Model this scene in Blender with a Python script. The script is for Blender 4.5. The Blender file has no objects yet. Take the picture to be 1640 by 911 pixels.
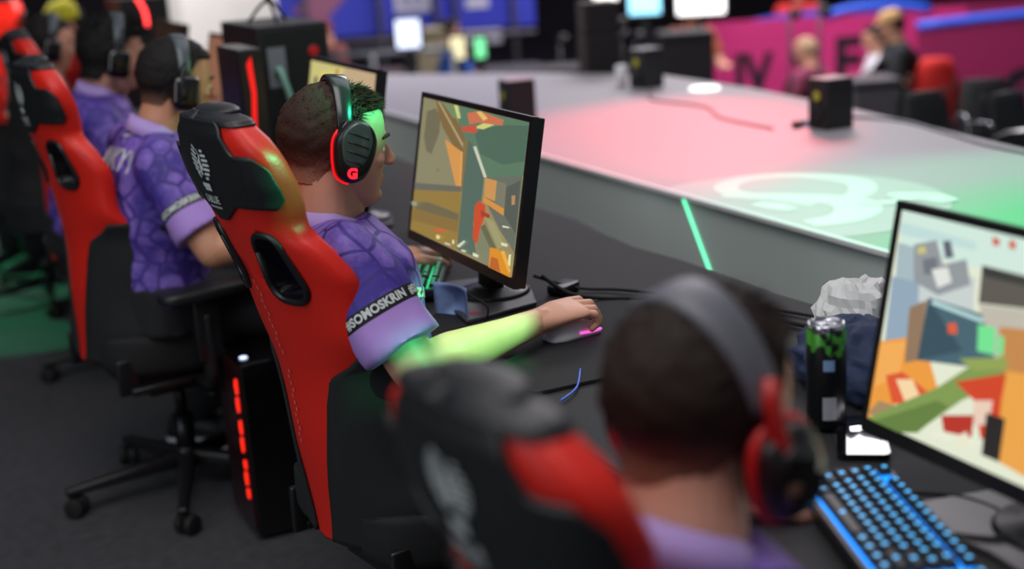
import bpy, bmesh, math, random
from mathutils import Vector as V, Matrix as M, noise, Quaternion
from mathutils.bvhtree import BVHTree
random.seed(7)
sc = bpy.context.scene
C = sc.collection
PI = math.pi
R = math.radians

# ------------------------------------------------------------ camera, world, big lights, exposure
def make_camera():
    th, a, r = R(15.0), R(24.5), R(3.7)
    F = V((math.sin(a)*math.cos(th), math.cos(a)*math.cos(th), -math.sin(th)))
    R0 = V((math.cos(a), -math.sin(a), 0)); U0 = R0.cross(F)
    Rr = math.cos(r)*R0 - math.sin(r)*U0; U = math.sin(r)*R0 + math.cos(r)*U0
    cd = bpy.data.cameras.new('camera'); cam = bpy.data.objects.new('camera', cd); C.objects.link(cam)
    m = M((Rr, U, -F)).transposed().to_4x4(); m.translation = V((0, 0, 1.5))
    cam.matrix_world = m
    cd.sensor_width = 36; cd.lens = 36*2200/1640; cd.clip_end = 200; cd.clip_start = .05
    cd.dof.use_dof = True; cd.dof.focus_distance = 2.42; cd.dof.aperture_fstop = 1.75
    sc.camera = cam
make_camera()
w = bpy.data.worlds.new('world'); sc.world = w; w.use_nodes = True
w.node_tree.nodes['Background'].inputs[0].default_value = (.62, .66, .75, 1)
w.node_tree.nodes['Background'].inputs[1].default_value = .20
sc.view_settings.view_transform = 'Standard'; sc.view_settings.look = 'None'
sc.view_settings.gamma = 1; sc.view_settings.use_curve_mapping = False
sc.view_settings.exposure = 0.25
def area(name, loc, target, size, power, col, sy=None):
    l = bpy.data.lights.new(name, 'AREA'); l.energy = power; l.color = col; l.size = size
    if sy: l.shape = 'RECTANGLE'; l.size_y = sy
    o = bpy.data.objects.new(name, l); C.objects.link(o); o.location = loc
    o.rotation_euler = (V(target)-V(loc)).to_track_quat('-Z', 'Y').to_euler(); return o
def spot(name, loc, target, ang, power, col, blend=.3, rad=.03):
    l = bpy.data.lights.new(name, 'SPOT'); l.energy = power; l.color = col; l.spot_size = R(ang); l.spot_blend = blend; l.shadow_soft_size = rad
    o = bpy.data.objects.new(name, l); C.objects.link(o); o.location = loc
    o.rotation_euler = (V(target)-V(loc)).to_track_quat('-Z', 'Y').to_euler(); return o
area('ceiling_softbox', (.2, 1.2, 4.2), (.8, 2.8, .8), 1.6, 62, (1, .96, .95), 3.0)
area('stage_softbox', (3.2, 4.0, 4.6), (2.8, 4.0, .7), 2.5, 42, (.98, .95, 1), 4.0)
area('hall_light_row', (7, 10, 5.0), (7, 10.5, -1), 4, 420, (1, .93, .97), 5)
GREEN = (.02, 1, .38); REDL = (1, .04, .07)
spot('green_spot_on_stage', (4.6, .8, 3.4), (2.92, 2.2, .72), 30, 480, GREEN, .5)
spot('red_spot_on_stage', (4.6, 6.4, 3.4), (2.58, 4.30, .72), 24, 900, REDL, 1)
spot('green_spot_on_floor', (-1.5, 8.5, 3.2), (.25, 6.3, 0), 19, 420, GREEN, .1)
spot('green_spot_on_hair', (2.6, .9, 2.3), (.785, 2.24, 1.232), 3.7, 560, GREEN, .25)
spot('green_spot_on_forearm', (2.5, 1.2, 2.7), (.86, 2.10, .815), 5.2, 620, (.18, 1, .34), .05)
spot('green_spot_on_chair', (1.9, -.2, 2.4), (.565, 2.078, 1.118), 2.7, 1500, GREEN, .5)
spot('green_spot_on_bolster', (1.9, -.6, 1.9), (.70, 2.05, .785), 2.2, 420, GREEN, .3)
spot('green_spot_on_face', (3.2, 2.6, 2.0), (.80, 3.44, 1.12), 5.0, 90, (.4, 1, .5), .5)
area('player_side_fill', (-2.2, 1.5, 2.6), (1.6, 3.5, .6), 1.5, 42, (.9, .97, 1), 4.0)  # added fill light, brightens the dark stage face from the players' side
spot('green_wash_on_desk', (2.6, 4.6, 2.4), (1.3, 4.4, .8), 28, 22, GREEN, .8)

# ------------------------------------------------------------ helpers
def lin(c): return tuple((x/12.92 if x <= .04045 else ((x+.055)/1.055)**2.4) for x in (v/255 for v in c))
MATS = {}
def mat(name, rgb, rough=.6, metal=0, emit=None, es=1, bump=0, bscale=80, mottle=0, mscale=8, spec=.5, coat=0, trans=0):
    if name in MATS: return MATS[name]
    m = bpy.data.materials.new(name); m.use_nodes = True; MATS[name] = m
    nt = m.node_tree; b = nt.nodes['Principled BSDF']; c = lin(rgb)
    b.inputs['Base Color'].default_value = (*c, 1); b.inputs['Roughness'].default_value = rough
    b.inputs['Metallic'].default_value = metal; b.inputs['Specular IOR Level'].default_value = spec
    b.inputs['Coat Weight'].default_value = coat; b.inputs['Transmission Weight'].default_value = trans
    tc = nt.nodes.new('ShaderNodeTexCoord')
    if mottle:
        n = nt.nodes.new('ShaderNodeTexNoise'); n.inputs['Scale'].default_value = mscale; n.inputs['Detail'].default_value = 6
        nt.links.new(tc.outputs['Object'], n.inputs['Vector'])
        r = nt.nodes.new('ShaderNodeValToRGB'); r.color_ramp.elements[0].position = .3; r.color_ramp.elements[1].position = .7
        r.color_ramp.elements[0].color = (*[x*(1-mottle) for x in c], 1); r.color_ramp.elements[1].color = (*[min(1, x*(1+mottle)) for x in c], 1)
        nt.links.new(n.outputs['Fac'], r.inputs['Fac']); nt.links.new(r.outputs['Color'], b.inputs['Base Color'])
    if bump:
        n = nt.nodes.new('ShaderNodeTexNoise'); n.inputs['Scale'].default_value = bscale; n.inputs['Detail'].default_value = 4
        nt.links.new(tc.outputs['Object'], n.inputs['Vector'])
        bp = nt.nodes.new('ShaderNodeBump'); bp.inputs['Strength'].default_value = bump; bp.inputs['Distance'].default_value = .01
        nt.links.new(n.outputs['Fac'], bp.inputs['Height']); nt.links.new(bp.outputs['Normal'], b.inputs['Normal'])
    if emit:
        b.inputs['Emission Color'].default_value = (*lin(emit), 1); b.inputs['Emission Strength'].default_value = es
    return m

def link(name, me, parent=None, loc=(0, 0, 0), rz=0, smooth=True, mats=()):
    o = bpy.data.objects.new(name, me); C.objects.link(o)
    for m in mats: me.materials.append(m)
    if parent: o.parent = parent
    o.location = loc; o.rotation_euler = (0, 0, rz)
    if smooth: me.shade_smooth()
    return o
def tag(o, label, cat, group=None):
    o['label'] = label; o['category'] = cat
    if group: o['group'] = group
    return o
def empty(name, loc, rz=0, label=None, cat=None, group=None):
    o = bpy.data.objects.new(name, None); C.objects.link(o); o.location = loc; o.rotation_euler = (0, 0, rz)
    if label: tag(o, label, cat, group)
    return o
def dup(root, loc, rz=None):
    r = root.copy(); C.objects.link(r); r.location = loc
    if rz is not None: r.rotation_euler = (0, 0, rz)
    def rec(a, b):
        for ch in a.children:
            c = ch.copy(); C.objects.link(c); c.parent = b; rec(ch, c)
    rec(root, r); return r

class G:
    def __init__(s): s.v = []; s.f = []; s.mi = []; s.m = 0
    def add(s, vs, fs):
        o = len(s.v); s.v += [tuple(p) for p in vs]; s.f += [[i+o for i in f] for f in fs]; s.mi += [s.m]*len(fs); return s
    def box(s, x0, x1, y0, y1, z0, z1, mx=None):
        p = [V((x, y, z)) for x in (x0, x1) for y in (y0, y1) for z in (z0, z1)]
        if mx: p = [mx@q for q in p]
        return s.add(p, [(0, 1, 3, 2), (4, 6, 7, 5), (0, 4, 5, 1), (2, 3, 7, 6), (0, 2, 6, 4), (1, 5, 7, 3)])
    def loft(s, rings, cap=True, closed=False):
        n = len(rings[0]); vs = [p for r in rings for p in r]; fs = []
        k = len(rings)
        for i in range(k if closed else k-1):
            j = (i+1) % k
            for q in range(n):
                fs.append((i*n+q, i*n+(q+1) % n, j*n+(q+1) % n, j*n+q))
        if cap and not closed: fs.append(tuple(range(n-1, -1, -1))); fs.append(tuple((k-1)*n+q for q in range(n)))
        return s.add(vs, fs)
    def cyl(s, a, b, r0, r1=None, n=16):
        return s.tube([a, b], [r0, r0 if r1 is None else r1], n)
    def tube(s, pts, r, n=8, sub=0, flat=1, up=None):
        pts = [V(p) for p in pts]; rs = list(r) if hasattr(r, '__len__') else [r]*len(pts)
        if sub:
            q = []; q2 = []
            for i in range(len(pts)-1):
                p0 = pts[max(i-1, 0)]; p1 = pts[i]; p2 = pts[i+1]; p3 = pts[min(i+2, len(pts)-1)]
                for k in range(sub):
                    t = k/sub; q.append(.5*((2*p1)+(p2-p0)*t+(2*p0-5*p1+4*p2-p3)*t*t+(3*p1-p0-3*p2+p3)*t**3)); q2.append(rs[i]*(1-t)+rs[i+1]*t)
            q.append(pts[-1]); q2.append(rs[-1]); pts, rs = q, q2
        rings = []; prev = None
        for i, p in enumerate(pts):
            d = (pts[min(i+1, len(pts)-1)]-pts[max(i-1, 0)]).normalized()
            if prev is None:
                u = V(up) if up else (V((0, 0, 1)) if abs(d.z) < .9 else V((1, 0, 0)))
            else: u = prev
            u = (u-d*u.dot(d)).normalized(); prev = u; w_ = d.cross(u)
            rings.append([p+(u*math.cos(2*PI*k/n)*flat+w_*math.sin(2*PI*k/n))*rs[i] for k in range(n)])
        return s.loft(rings)
    def capsule(s, a, b, r0, r1, n=14):
        a = V(a); b = V(b); d = (b-a); L = d.length; d = d.normalized() if L > 1e-6 else V((0, 0, 1))
        u = V((0, 0, 1)) if abs(d.z) < .9 else V((1, 0, 0)); u = (u-d*u.dot(d)).normalized(); w_ = d.cross(u)
        prof = [(-r0*math.cos(t), r0*math.sin(t)) for t in (.12, .45, .85, 1.2, PI/2)]+[(L+r1*math.sin(t), r1*math.cos(t)) for t in (0, .4, .8, 1.2, 1.45)]
        return s.loft([[a+d*x+(u*math.cos(2*PI*k/n)+w_*math.sin(2*PI*k/n))*r for k in range(n)] for x, r in prof])
    def chain(s, pts, rs, n=14):
        for i in range(len(pts)-1): s.capsule(pts[i], pts[i+1], rs[i], rs[i+1], n)
        return s
    def ell(s, c, r, n=20, mx=None):
        rings = []
        for i in range(1, n//2):
            t = PI*i/(n//2)
            rings.append([V((r[0]*math.sin(t)*math.cos(2*PI*k/n), r[1]*math.sin(t)*math.sin(2*PI*k/n), -r[2]*math.cos(t))) for k in range(n)])
        if mx: rings = [[mx@p for p in q] for q in rings]
        return s.loft([[V(c)+p for p in q] for q in rings])
    def lathe(s, prof, c=(0, 0, 0), n=24):
        return s.loft([[V((c[0]+r*math.cos(2*PI*k/n), c[1]+r*math.sin(2*PI*k/n), c[2]+z)) for k in range(n)] for r, z in prof])
    def prism(s, poly, z0, z1, mx=None):
        a = [V((x, y, z0)) for x, y in poly]; b = [V((x, y, z1)) for x, y in poly]
        if mx: a = [mx@p for p in a]; b = [mx@p for p in b]
        return s.loft([a, b])
    def xf(s, mx): s.v = [tuple(mx@V(p)) for p in s.v]; return s
    def mesh(s, name='mesh'):
        me = bpy.data.meshes.new(name); me.from_pydata(s.v, [], s.f); me.update()
        bm = bmesh.new(); bm.from_mesh(me); bmesh.ops.recalc_face_normals(bm, faces=bm.faces); bm.to_mesh(me); bm.free()
        me.polygons.foreach_set('material_index', s.mi); return me
    def obj(s, name, mats, parent=None, loc=(0, 0, 0), rz=0, smooth=True, bevel=0, sub=0):
        o = link(name, s.mesh(name), parent, loc, rz, smooth, mats if isinstance(mats, (list, tuple)) else [mats])
        if bevel:
            b = o.modifiers.new('b', 'BEVEL'); b.width = bevel; b.segments = 2; b.limit_method = 'ANGLE'; b.harden_normals = False
        if sub:
            b = o.modifiers.new('s', 'SUBSURF'); b.levels = sub; b.render_levels = sub
        return o
def evald(o):
    dg = bpy.context.evaluated_depsgraph_get(); return bpy.data.meshes.new_from_object(o.evaluated_get(dg))
def remesh(g, voxel, smooth=4):
    o = g.obj('tmp', [], smooth=False)
    m = o.modifiers.new('r', 'REMESH'); m.mode = 'VOXEL'; m.voxel_size = voxel; m.use_smooth_shade = True
    if smooth:
        m = o.modifiers.new('s', 'SMOOTH'); m.iterations = smooth; m.factor = .5
    me = evald(o); old = o.data; bpy.data.objects.remove(o); bpy.data.meshes.remove(old); return me
def join(meshes, name):
    g = G()
    for me in meshes:
        g.add([v.co for v in me.vertices], [list(p.vertices) for p in me.polygons])
        bpy.data.meshes.remove(me)
    me = bpy.data.meshes.new(name); me.from_pydata(g.v, [], g.f); me.update(); return me
def rr(w_, h, r, n=5):      # rounded rectangle outline
    out = []
    for cx, cy, a0 in ((w_/2-r, h/2-r, 0), (-w_/2+r, h/2-r, 90), (-w_/2+r, -h/2+r, 180), (w_/2-r, -h/2+r, 270)):
        for k in range(n+1):
            a = R(a0+90*k/n); out.append((cx+r*math.cos(a), cy+r*math.sin(a)))
    return out
def interp(t, tab):
    if t <= tab[0][0]: return tab[0][1]
    for (a, x), (b, y) in zip(tab, tab[1:]):
        if t <= b:
            k = (t-a)/(b-a); k = k*k*(3-2*k); return x+(y-x)*k
    return tab[-1][1]
def lerp(t, tab):
    if t <= tab[0][0]: return tab[0][1]
    for (a, x), (b, y) in zip(tab, tab[1:]):
        if t <= b: return x+(y-x)*(t-a)/(b-a)
    return tab[-1][1]
def text2d(s, size, bold=.0, space=1.0):
    cu = bpy.data.curves.new('t', 'FONT'); cu.body = s; cu.size = size; cu.align_x = 'CENTER'; cu.align_y = 'CENTER'; cu.offset = bold; cu.space_character = space
    cu.resolution_u = 3
    o = bpy.data.objects.new('t', cu); C.objects.link(o); me = evald(o)
    vs = [(v.co.x, v.co.y) for v in me.vertices]; fs = [list(p.vertices) for p in me.polygons]
    bpy.data.objects.remove(o); bpy.data.curves.remove(cu); bpy.data.meshes.remove(me); return vs, fs
def mapped(flat, fn, name, m, parent=None):   # flat (verts, faces) mapped through fn(x, y) -> 3D
    me = bpy.data.meshes.new(name); me.from_pydata([tuple(fn(x, y)) for x, y in flat[0]], [], flat[1]); me.update()
    return link(name, me, parent, mats=[m], smooth=False)
def textbox(s, size, mx, name, m, parent=None, bold=0, space=1.0, sx=1.0):
    f = text2d(s, size, bold, space); return mapped(f, lambda x, y: mx@V((x*sx, y, 0)), name, m, parent)

# ------------------------------------------------------------ materials
RED = mat('red_leather', (212, 34, 22), .42, bump=.08, bscale=260, spec=.4)
BLK = mat('black_leather', (24, 25, 28), .45, bump=.1, bscale=300)
BLKM = mat('black_mesh_fabric', (17, 18, 20), .8, bump=.2, bscale=500)
PLA = mat('black_plastic', (20, 20, 22), .38)
MATT = mat('matte_black', (24, 24, 26), .7)
MET = mat('dark_metal', (50, 50, 54), .35, .8)
CHR = mat('chrome', (200, 200, 205), .18, 1)
WHP = mat('white_print', (200, 205, 205), .5)
WHT = mat('white_plastic', (225, 225, 228), .35)
GLS = mat('gloss_black', (8, 8, 10), .08, coat=.6)
RUB = mat('rubber', (14, 14, 15), .7)
GRY = mat('grey_plastic', (120, 124, 130), .4)
def red_e(n, es): return mat(n, (60, 4, 4), .4, emit=(255, 40, 20), es=es)

def jersey_mat():
    m = bpy.data.materials.new('purple_jersey'); m.use_nodes = True; nt = m.node_tree; b = nt.nodes['Principled BSDF']; L = nt.links.new
    N = nt.nodes.new; b.inputs['Roughness'].default_value = .65
    tc = N('ShaderNodeTexCoord')
    nz = N('ShaderNodeTexNoise'); nz.inputs['Scale'].default_value = 7; L(tc.outputs['Object'], nz.inputs['Vector'])
    mx = N('ShaderNodeVectorMath'); mx.operation = 'MULTIPLY_ADD'; L(nz.outputs['Color'], mx.inputs[0]); mx.inputs[1].default_value = (.06, .06, .06); L(tc.outputs['Object'], mx.inputs[2])
    vo = N('ShaderNodeTexVoronoi'); vo.feature = 'DISTANCE_TO_EDGE'; vo.inputs['Scale'].default_value = 16; L(mx.outputs[0], vo.inputs['Vector'])
    r1 = N('ShaderNodeValToRGB'); r1.color_ramp.elements[0].position = .035; r1.color_ramp.elements[1].position = .075
    L(vo.outputs['Distance'], r1.inputs['Fac'])
    n2 = N('ShaderNodeTexNoise'); n2.inputs['Scale'].default_value = 5.5; n2.inputs['Detail'].default_value = 9; n2.inputs['Roughness'].default_value = .68; L(tc.outputs['Object'], n2.inputs['Vector'])
    r2 = N('ShaderNodeValToRGB'); e = r2.color_ramp.elements; e[0].position = .45; e[0].color = (*lin((60, 42, 140)), 1); e[1].position = .60; e[1].color = (*lin((132, 102, 190)), 1)
    L(n2.outputs['Fac'], r2.inputs['Fac'])
    mc = N('ShaderNodeMix'); mc.data_type = 'RGBA'; L(r1.outputs['Color'], mc.inputs[0]); mc.inputs[6].default_value = (*lin((54, 36, 124)), 1); L(r2.outputs['Color'], mc.inputs[7])
    n3 = N('ShaderNodeTexNoise'); n3.inputs['Scale'].default_value = 4.2; n3.inputs['Detail'].default_value = 8; n3.inputs['Roughness'].default_value = .7
    ad = N('ShaderNodeVectorMath'); ad.inputs[1].default_value = (3.3, 7.1, 2.2); L(tc.outputs['Object'], ad.inputs[0]); L(ad.outputs[0], n3.inputs['Vector'])
    r3 = N('ShaderNodeValToRGB'); r3.color_ramp.elements[0].position = .64; r3.color_ramp.elements[1].position = .69; L(n3.outputs['Fac'], r3.inputs['Fac'])
    m2 = N('ShaderNodeMix'); m2.data_type = 'RGBA'; L(r3.outputs['Color'], m2.inputs[0]); L(mc.outputs[2], m2.inputs[6]); m2.inputs[7].default_value = (*lin((70, 150, 190)), 1)
    at = N('ShaderNodeAttribute'); at.attribute_name = 'cuff'
    r4 = N('ShaderNodeValToRGB'); r4.color_ramp.interpolation = 'CONSTANT'; e = r4.color_ramp.elements
    e[0].position = 0; e[0].color = (*lin((165, 130, 205)), 1); e[1].position = .48; e[1].color = (*lin((16, 14, 20)), 1)
    L(at.outputs['Fac'], r4.inputs['Fac'])
    gt = N('ShaderNodeMath'); gt.operation = 'GREATER_THAN'; gt.inputs[1].default_value = .67; L(at.outputs['Fac'], gt.inputs[0])
    m3 = N('ShaderNodeMix'); m3.data_type = 'RGBA'; L(gt.outputs[0], m3.inputs[0]); L(r4.outputs['Color'], m3.inputs[6]); L(m2.outputs[2], m3.inputs[7])
    L(m3.outputs[2], b.inputs['Base Color'])
    bp = N('ShaderNodeBump'); bp.inputs['Strength'].default_value = .25; bp.inputs['Distance'].default_value = .01
    n5 = N('ShaderNodeTexNoise'); n5.inputs['Scale'].default_value = 14; L(tc.outputs['Object'], n5.inputs['Vector']); L(n5.outputs['Fac'], bp.inputs['Height']); L(bp.outputs['Normal'], b.inputs['Normal'])
    return m
JER = jersey_mat()
def cloth(name, rgb): return mat(name, rgb, .8, bump=.3, bscale=14, mottle=.08, mscale=5)
COLLAR = mat('lilac_collar', (176, 150, 214), .7)
def skin(name, rgb): return mat(name, rgb, .5, mottle=.06, mscale=18, bump=.03, bscale=200)
def hair_mat(name, rgb, sk):
    m = bpy.data.materials.new(name); m.use_nodes = True; nt = m.node_tree; b = nt.nodes['Principled BSDF']; L = nt.links.new; N = nt.nodes.new
    b.inputs['Roughness'].default_value = .7; b.inputs['Specular IOR Level'].default_value = .25
    at = N('ShaderNodeAttribute'); at.attribute_name = 'fade'
    nz = N('ShaderNodeTexNoise'); nz.inputs['Scale'].default_value = 700; tc = N('ShaderNodeTexCoord'); L(tc.outputs['Object'], nz.inputs['Vector'])
    a0 = N('ShaderNodeMath'); a0.operation = 'SUBTRACT'; a0.inputs[1].default_value = .5; L(nz.outputs['Fac'], a0.inputs[0])
    a = N('ShaderNodeMath'); a.operation = 'MULTIPLY_ADD'; a.inputs[1].default_value = .9; L(a0.outputs[0], a.inputs[0]); L(at.outputs['Fac'], a.inputs[2])
    r = N('ShaderNodeValToRGB'); r.color_ramp.elements[0].position = .02; r.color_ramp.elements[0].color = (*lin(sk), 1)
    r.color_ramp.elements[1].position = .85; L(a.outputs[0], r.inputs['Fac'])
    n2 = N('ShaderNodeTexNoise'); n2.inputs['Scale'].default_value = 55; n2.inputs['Detail'].default_value = 6; L(tc.outputs['Object'], n2.inputs['Vector'])
    r.color_ramp.elements[1].color = (*lin(rgb), 1)
    bp = N('ShaderNodeBump'); bp.inputs['Strength'].default_value = .6; bp.inputs['Distance'].default_value = .006; L(n2.outputs['Fac'], bp.inputs['Height']); L(bp.outputs['Normal'], b.inputs['Normal'])
    L(r.outputs['Color'], b.inputs['Base Color']); return m

# ------------------------------------------------------------ the setting
def struct(o): o['kind'] = 'structure'; return o
def floor_mat():
    m = mat('dark_floor_covering', (60, 60, 64), .75, mottle=.22, mscale=30, bump=.25, bscale=120); return m
g = G(); g.box(-5, 2.15, -3, 14, -.08, 0); struct(g.obj('floor', floor_mat(), smooth=False))
g = G(); g.box(-5, 2.15, -3, 14, -1.0, -.081); struct(g.obj('trim_riser', MATT, smooth=False))
g = G(); g.box(-14, 34, -6, 40, -1.1, -1.001); struct(g.obj('floor_hall', mat('hall_floor', (52, 46, 54), .5, mottle=.2, mscale=2), smooth=False))
HW = mat('hall_wall_dark', (34, 28, 36), .9, mottle=.5, mscale=1.2)
g = G(); g.box(-14, 34, 25.0, 25.3, -1, 7); struct(g.obj('wall_back', HW, smooth=False))
g = G(); g.box(25, 25.3, -6, 25, -1, 7); struct(g.obj('wall_right', HW, smooth=False))
g = G(); g.box(-7.3, -7, -6, 25, -1, 7); struct(g.obj('wall_left', HW, smooth=False))
# stage
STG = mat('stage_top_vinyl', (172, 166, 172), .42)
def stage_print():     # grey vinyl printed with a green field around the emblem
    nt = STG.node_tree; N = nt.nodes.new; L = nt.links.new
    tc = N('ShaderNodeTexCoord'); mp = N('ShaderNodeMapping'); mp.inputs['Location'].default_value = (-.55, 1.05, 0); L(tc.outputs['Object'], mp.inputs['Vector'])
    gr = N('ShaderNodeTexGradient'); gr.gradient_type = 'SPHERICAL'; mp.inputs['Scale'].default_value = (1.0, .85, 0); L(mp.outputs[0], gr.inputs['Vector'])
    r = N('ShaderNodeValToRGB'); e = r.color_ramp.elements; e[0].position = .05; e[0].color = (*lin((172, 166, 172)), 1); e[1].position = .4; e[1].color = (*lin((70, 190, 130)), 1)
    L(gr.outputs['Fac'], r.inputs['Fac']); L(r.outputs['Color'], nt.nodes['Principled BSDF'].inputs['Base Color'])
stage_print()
FACE = mat('stage_side_panel', (206, 216, 211), .5, mottle=.03, mscale=2)
stage = empty('stage', (2.02, 3, 0), 0, 'long low stage with grey vinyl top and white swirl emblem beyond the black desk', 'stage')
top = [(2.0, -.6), (2.0, 7.6), (2.35, 7.3), (2.62, 6.9), (3.1, 6.3), (3.45, 5.7), (3.44, 4.94), (3.34, 4.14), (3.14, 3.07), (2.75, 1.3), (2.5, -.6)]
sg = [(x-2.02, y-3) for x, y in top]
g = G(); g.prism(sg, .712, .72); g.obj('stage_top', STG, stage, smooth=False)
g = G()
inner = [(x+(.10 if x < .0 else -.03), y) for x, y in sg]
a = [V((x, y, .711)) for x, y in [(sx+(.012 if sx < 0 else -.012), sy) for sx, sy in sg]]; b_ = [V((x+(.14 if x < .1 else -.03), y, -.99)) for x, y in [(sx, sy) for sx, sy in sg]]
b_ = [V((x+(.0), y, 0.0)) for x, y in [(sx+(.012 if sx < 0 else -.02), sy) for sx, sy in sg]]
g.loft([a, b_]); g.obj('side_panel', FACE, stage, smooth=False)
g = G(); g.box(-.024, -.006, -3.6, 4.6, .711, .7225); g.obj('edge_strip', mat('stage_edge_white', (236, 236, 238), .4), stage, smooth=False)
# seam light in the front panel
g = G()
g.add([(-.014, .224, .711), (-.014, .221, .711), (-.014, .042, .45), (-.014, .045, .45), (-.002, .224, .711), (-.002, .221, .711), (-.002, .042, .45), (-.002, .045, .45)], [(0, 1, 2, 3), (4, 7, 6, 5), (0, 4, 5, 1), (1, 5, 6, 2), (2, 6, 7, 3), (3, 7, 4, 0)])
g.obj('seam_light', mat('green_seam_light', (60, 200, 140), .4, emit=(110, 255, 190), es=1.6), stage, smooth=False)
# emblem printed on the stage top
def ribbon(path, wd, z, sub=8):
    pts = [V((x, y, z)) for x, y in path]; q = []; ws = []
    for i in range(len(pts)-1):
        p0 = pts[max(i-1, 0)]; p1 = pts[i]; p2 = pts[i+1]; p3 = pts[min(i+2, len(pts)-1)]
        for k in range(sub):
            t = k/sub; q.append(.5*((2*p1)+(p2-p0)*t+(2*p0-5*p1+4*p2-p3)*t*t+(3*p1-p0-3*p2+p3)*t**3)); ws.append(wd[i]*(1-t)+wd[i+1]*t)
    q.append(pts[-1]); ws.append(wd[-1]); vs = []; fs = []
    for i, p in enumerate(q):
        d = (q[min(i+1, len(q)-1)]-q[max(0, i-1)]).normalized(); n_ = V((-d.y, d.x, 0)); vs += [p+n_*ws[i]/2, p-n_*ws[i]/2]
        if i: fs.append((2*i-2, 2*i-1, 2*i+1, 2*i))
    return vs, fs
EMB_DISC = mat('emblem_disc_grey', (196, 196, 196), .4)
EMB = mat('emblem_white', (236, 244, 240), .35)
ex, ey = 2.02, 3.0
arc = [(2.15+.415*math.cos(R(a)), 2.93+.415*math.sin(R(a))) for a in range(-116, 118, 4)]
me = bpy.data.meshes.new('d'); vs = [(max(x, 2.015)-ex, y-ey, .7208) for x, y in arc]; me.from_pydata(vs, [], [tuple(range(len(vs)))]); link('emblem_disc', me, stage, mats=[EMB_DISC], smooth=False)
g = G(); EZ = .7212
for path, wd in (([(2.20, 2.875), (2.16, 3.02), (2.12, 3.14), (2.17, 3.24), (2.27, 3.28), (2.375, 3.24), (2.44, 3.15), (2.46, 3.03), (2.40, 2.93), (2.31, 2.87), (2.24, 2.85)], [.05, .06, .065, .07, .07, .07, .075, .08, .075, .06, .05]),
                 ([(2.08, 3.13), (2.16, 3.03), (2.24, 2.93), (2.275, 2.83), (2.23, 2.74), (2.14, 2.69), (2.045, 2.70)], [.06, .085, .10, .12, .12, .10, .07]),
                 ([(2.085, 2.98), (2.10, 2.91), (2.11, 2.85)], [.05, .075, .04]),
                 ([(2.28, 2.80), (2.335, 2.76), (2.41, 2.765), (2.46, 2.81)], [.03, .05, .06, .05]),
                 ([(2.40, 2.83), (2.46, 2.75), (2.46, 2.66)], [.05, .10, .06])):
    vs, fs = ribbon([(x-ex, y-ey) for x, y in path], wd, EZ); EZ += .0004
    g.add([(max(p.x, -.004), p.y, p.z) for p in vs], fs)
g.obj('emblem', EMB, stage, smooth=False)

# ------------------------------------------------------------ desk
DESK = mat('black_cloth_top', (26, 25, 28), .75, mottle=.12, mscale=6, bump=.12, bscale=200)
g = G(); desk = empty('long_desk', (.86, 3, 0), 0, 'long black cloth covered desk that carries the monitors along the stage', 'desk')
n = 60; rows = []
ys = [-3.4+10.4*i/n for i in range(n+1)]
for i, y in enumerate(ys):
    e = .012*math.sin(y*5.1)+.010*math.sin(y*11.3+1); rows.append([(0, y, .70), (0, y, .735), (.006, y, .74), (.36, y, .74), (.70+e, y, .741), (.72+e, y, .735), (.73+e, y, .45), (.71+e, y, .45), (.70, y, .70)])
g.loft([[V(p) for p in r] for r in rows]); g.obj('table_top', DESK, desk, smooth=False)
g = G(); g.loft([[V((.64+.02*math.sin(y*23), y, .02)), V((.66+.02*math.sin(y*23), y, .02)), V((.69, y, .70)), V((.67, y, .70))] for y in [-3.4+10.4*i/200 for i in range(201)]])
g.obj('skirt', MATT, desk)
for y in (-.9, .75, 2.85, 4.4, 6.6):
    g = G(); g.cyl((.60, y, 0), (.60, y, .70), .02); g.obj('leg', MET, desk)

# ------------------------------------------------------------ gaming chair
Wt = [(0, .17), (.12, .215), (.24, .215), (.37, .196), (.45, .186), (.54, .192), (.585, .172), (.63, .134), (.67, .148), (.71, .158), (.75, .158), (.785, .138), (.81, .10), (.825, .04)]
Kt = [(0, .22), (.2, .32), (.42, .20), (.52, .19), (.64, .12), (.82, .06)]
Tt = [(0, .06), (.2, .09), (.36, .07), (.5, .068), (.7, .082), (.78, .07), (.81, .055), (.825, .03)]
Bt = [(0, .03), (.18, .08), (.34, .06), (.43, .01), (.52, .02), (.64, .01), (.82, 0)]
def back_pt(v, phi, off=0, rec=.19):
    W = interp(v, Wt)+off; T = interp(v, Tt)+2*off; s_ = math.sin(phi); c_ = math.cos(phi)
    y = -W*math.copysign(abs(s_)**.62, s_); x = -T/2*math.copysign(abs(c_)**.62, c_)
    u = abs(y)/max(W, .01)
    x += interp(v, Kt)*(math.sqrt(y*y+.0004)-.02)+interp(v, Bt)*u**4
    x += -rec*v+.025*math.sin(v*5.5)
    return V((x-.22, y, .44+v*.96))
def rear_phi(v, y):
    W = interp(v, Wt); u = max(-1, min(1, -y/W)); return math.copysign(math.asin(abs(u)**(1/.62)), u)
def rear(v, y, off, rec): return back_pt(v, rear_phi(v, y), off, rec)
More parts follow.
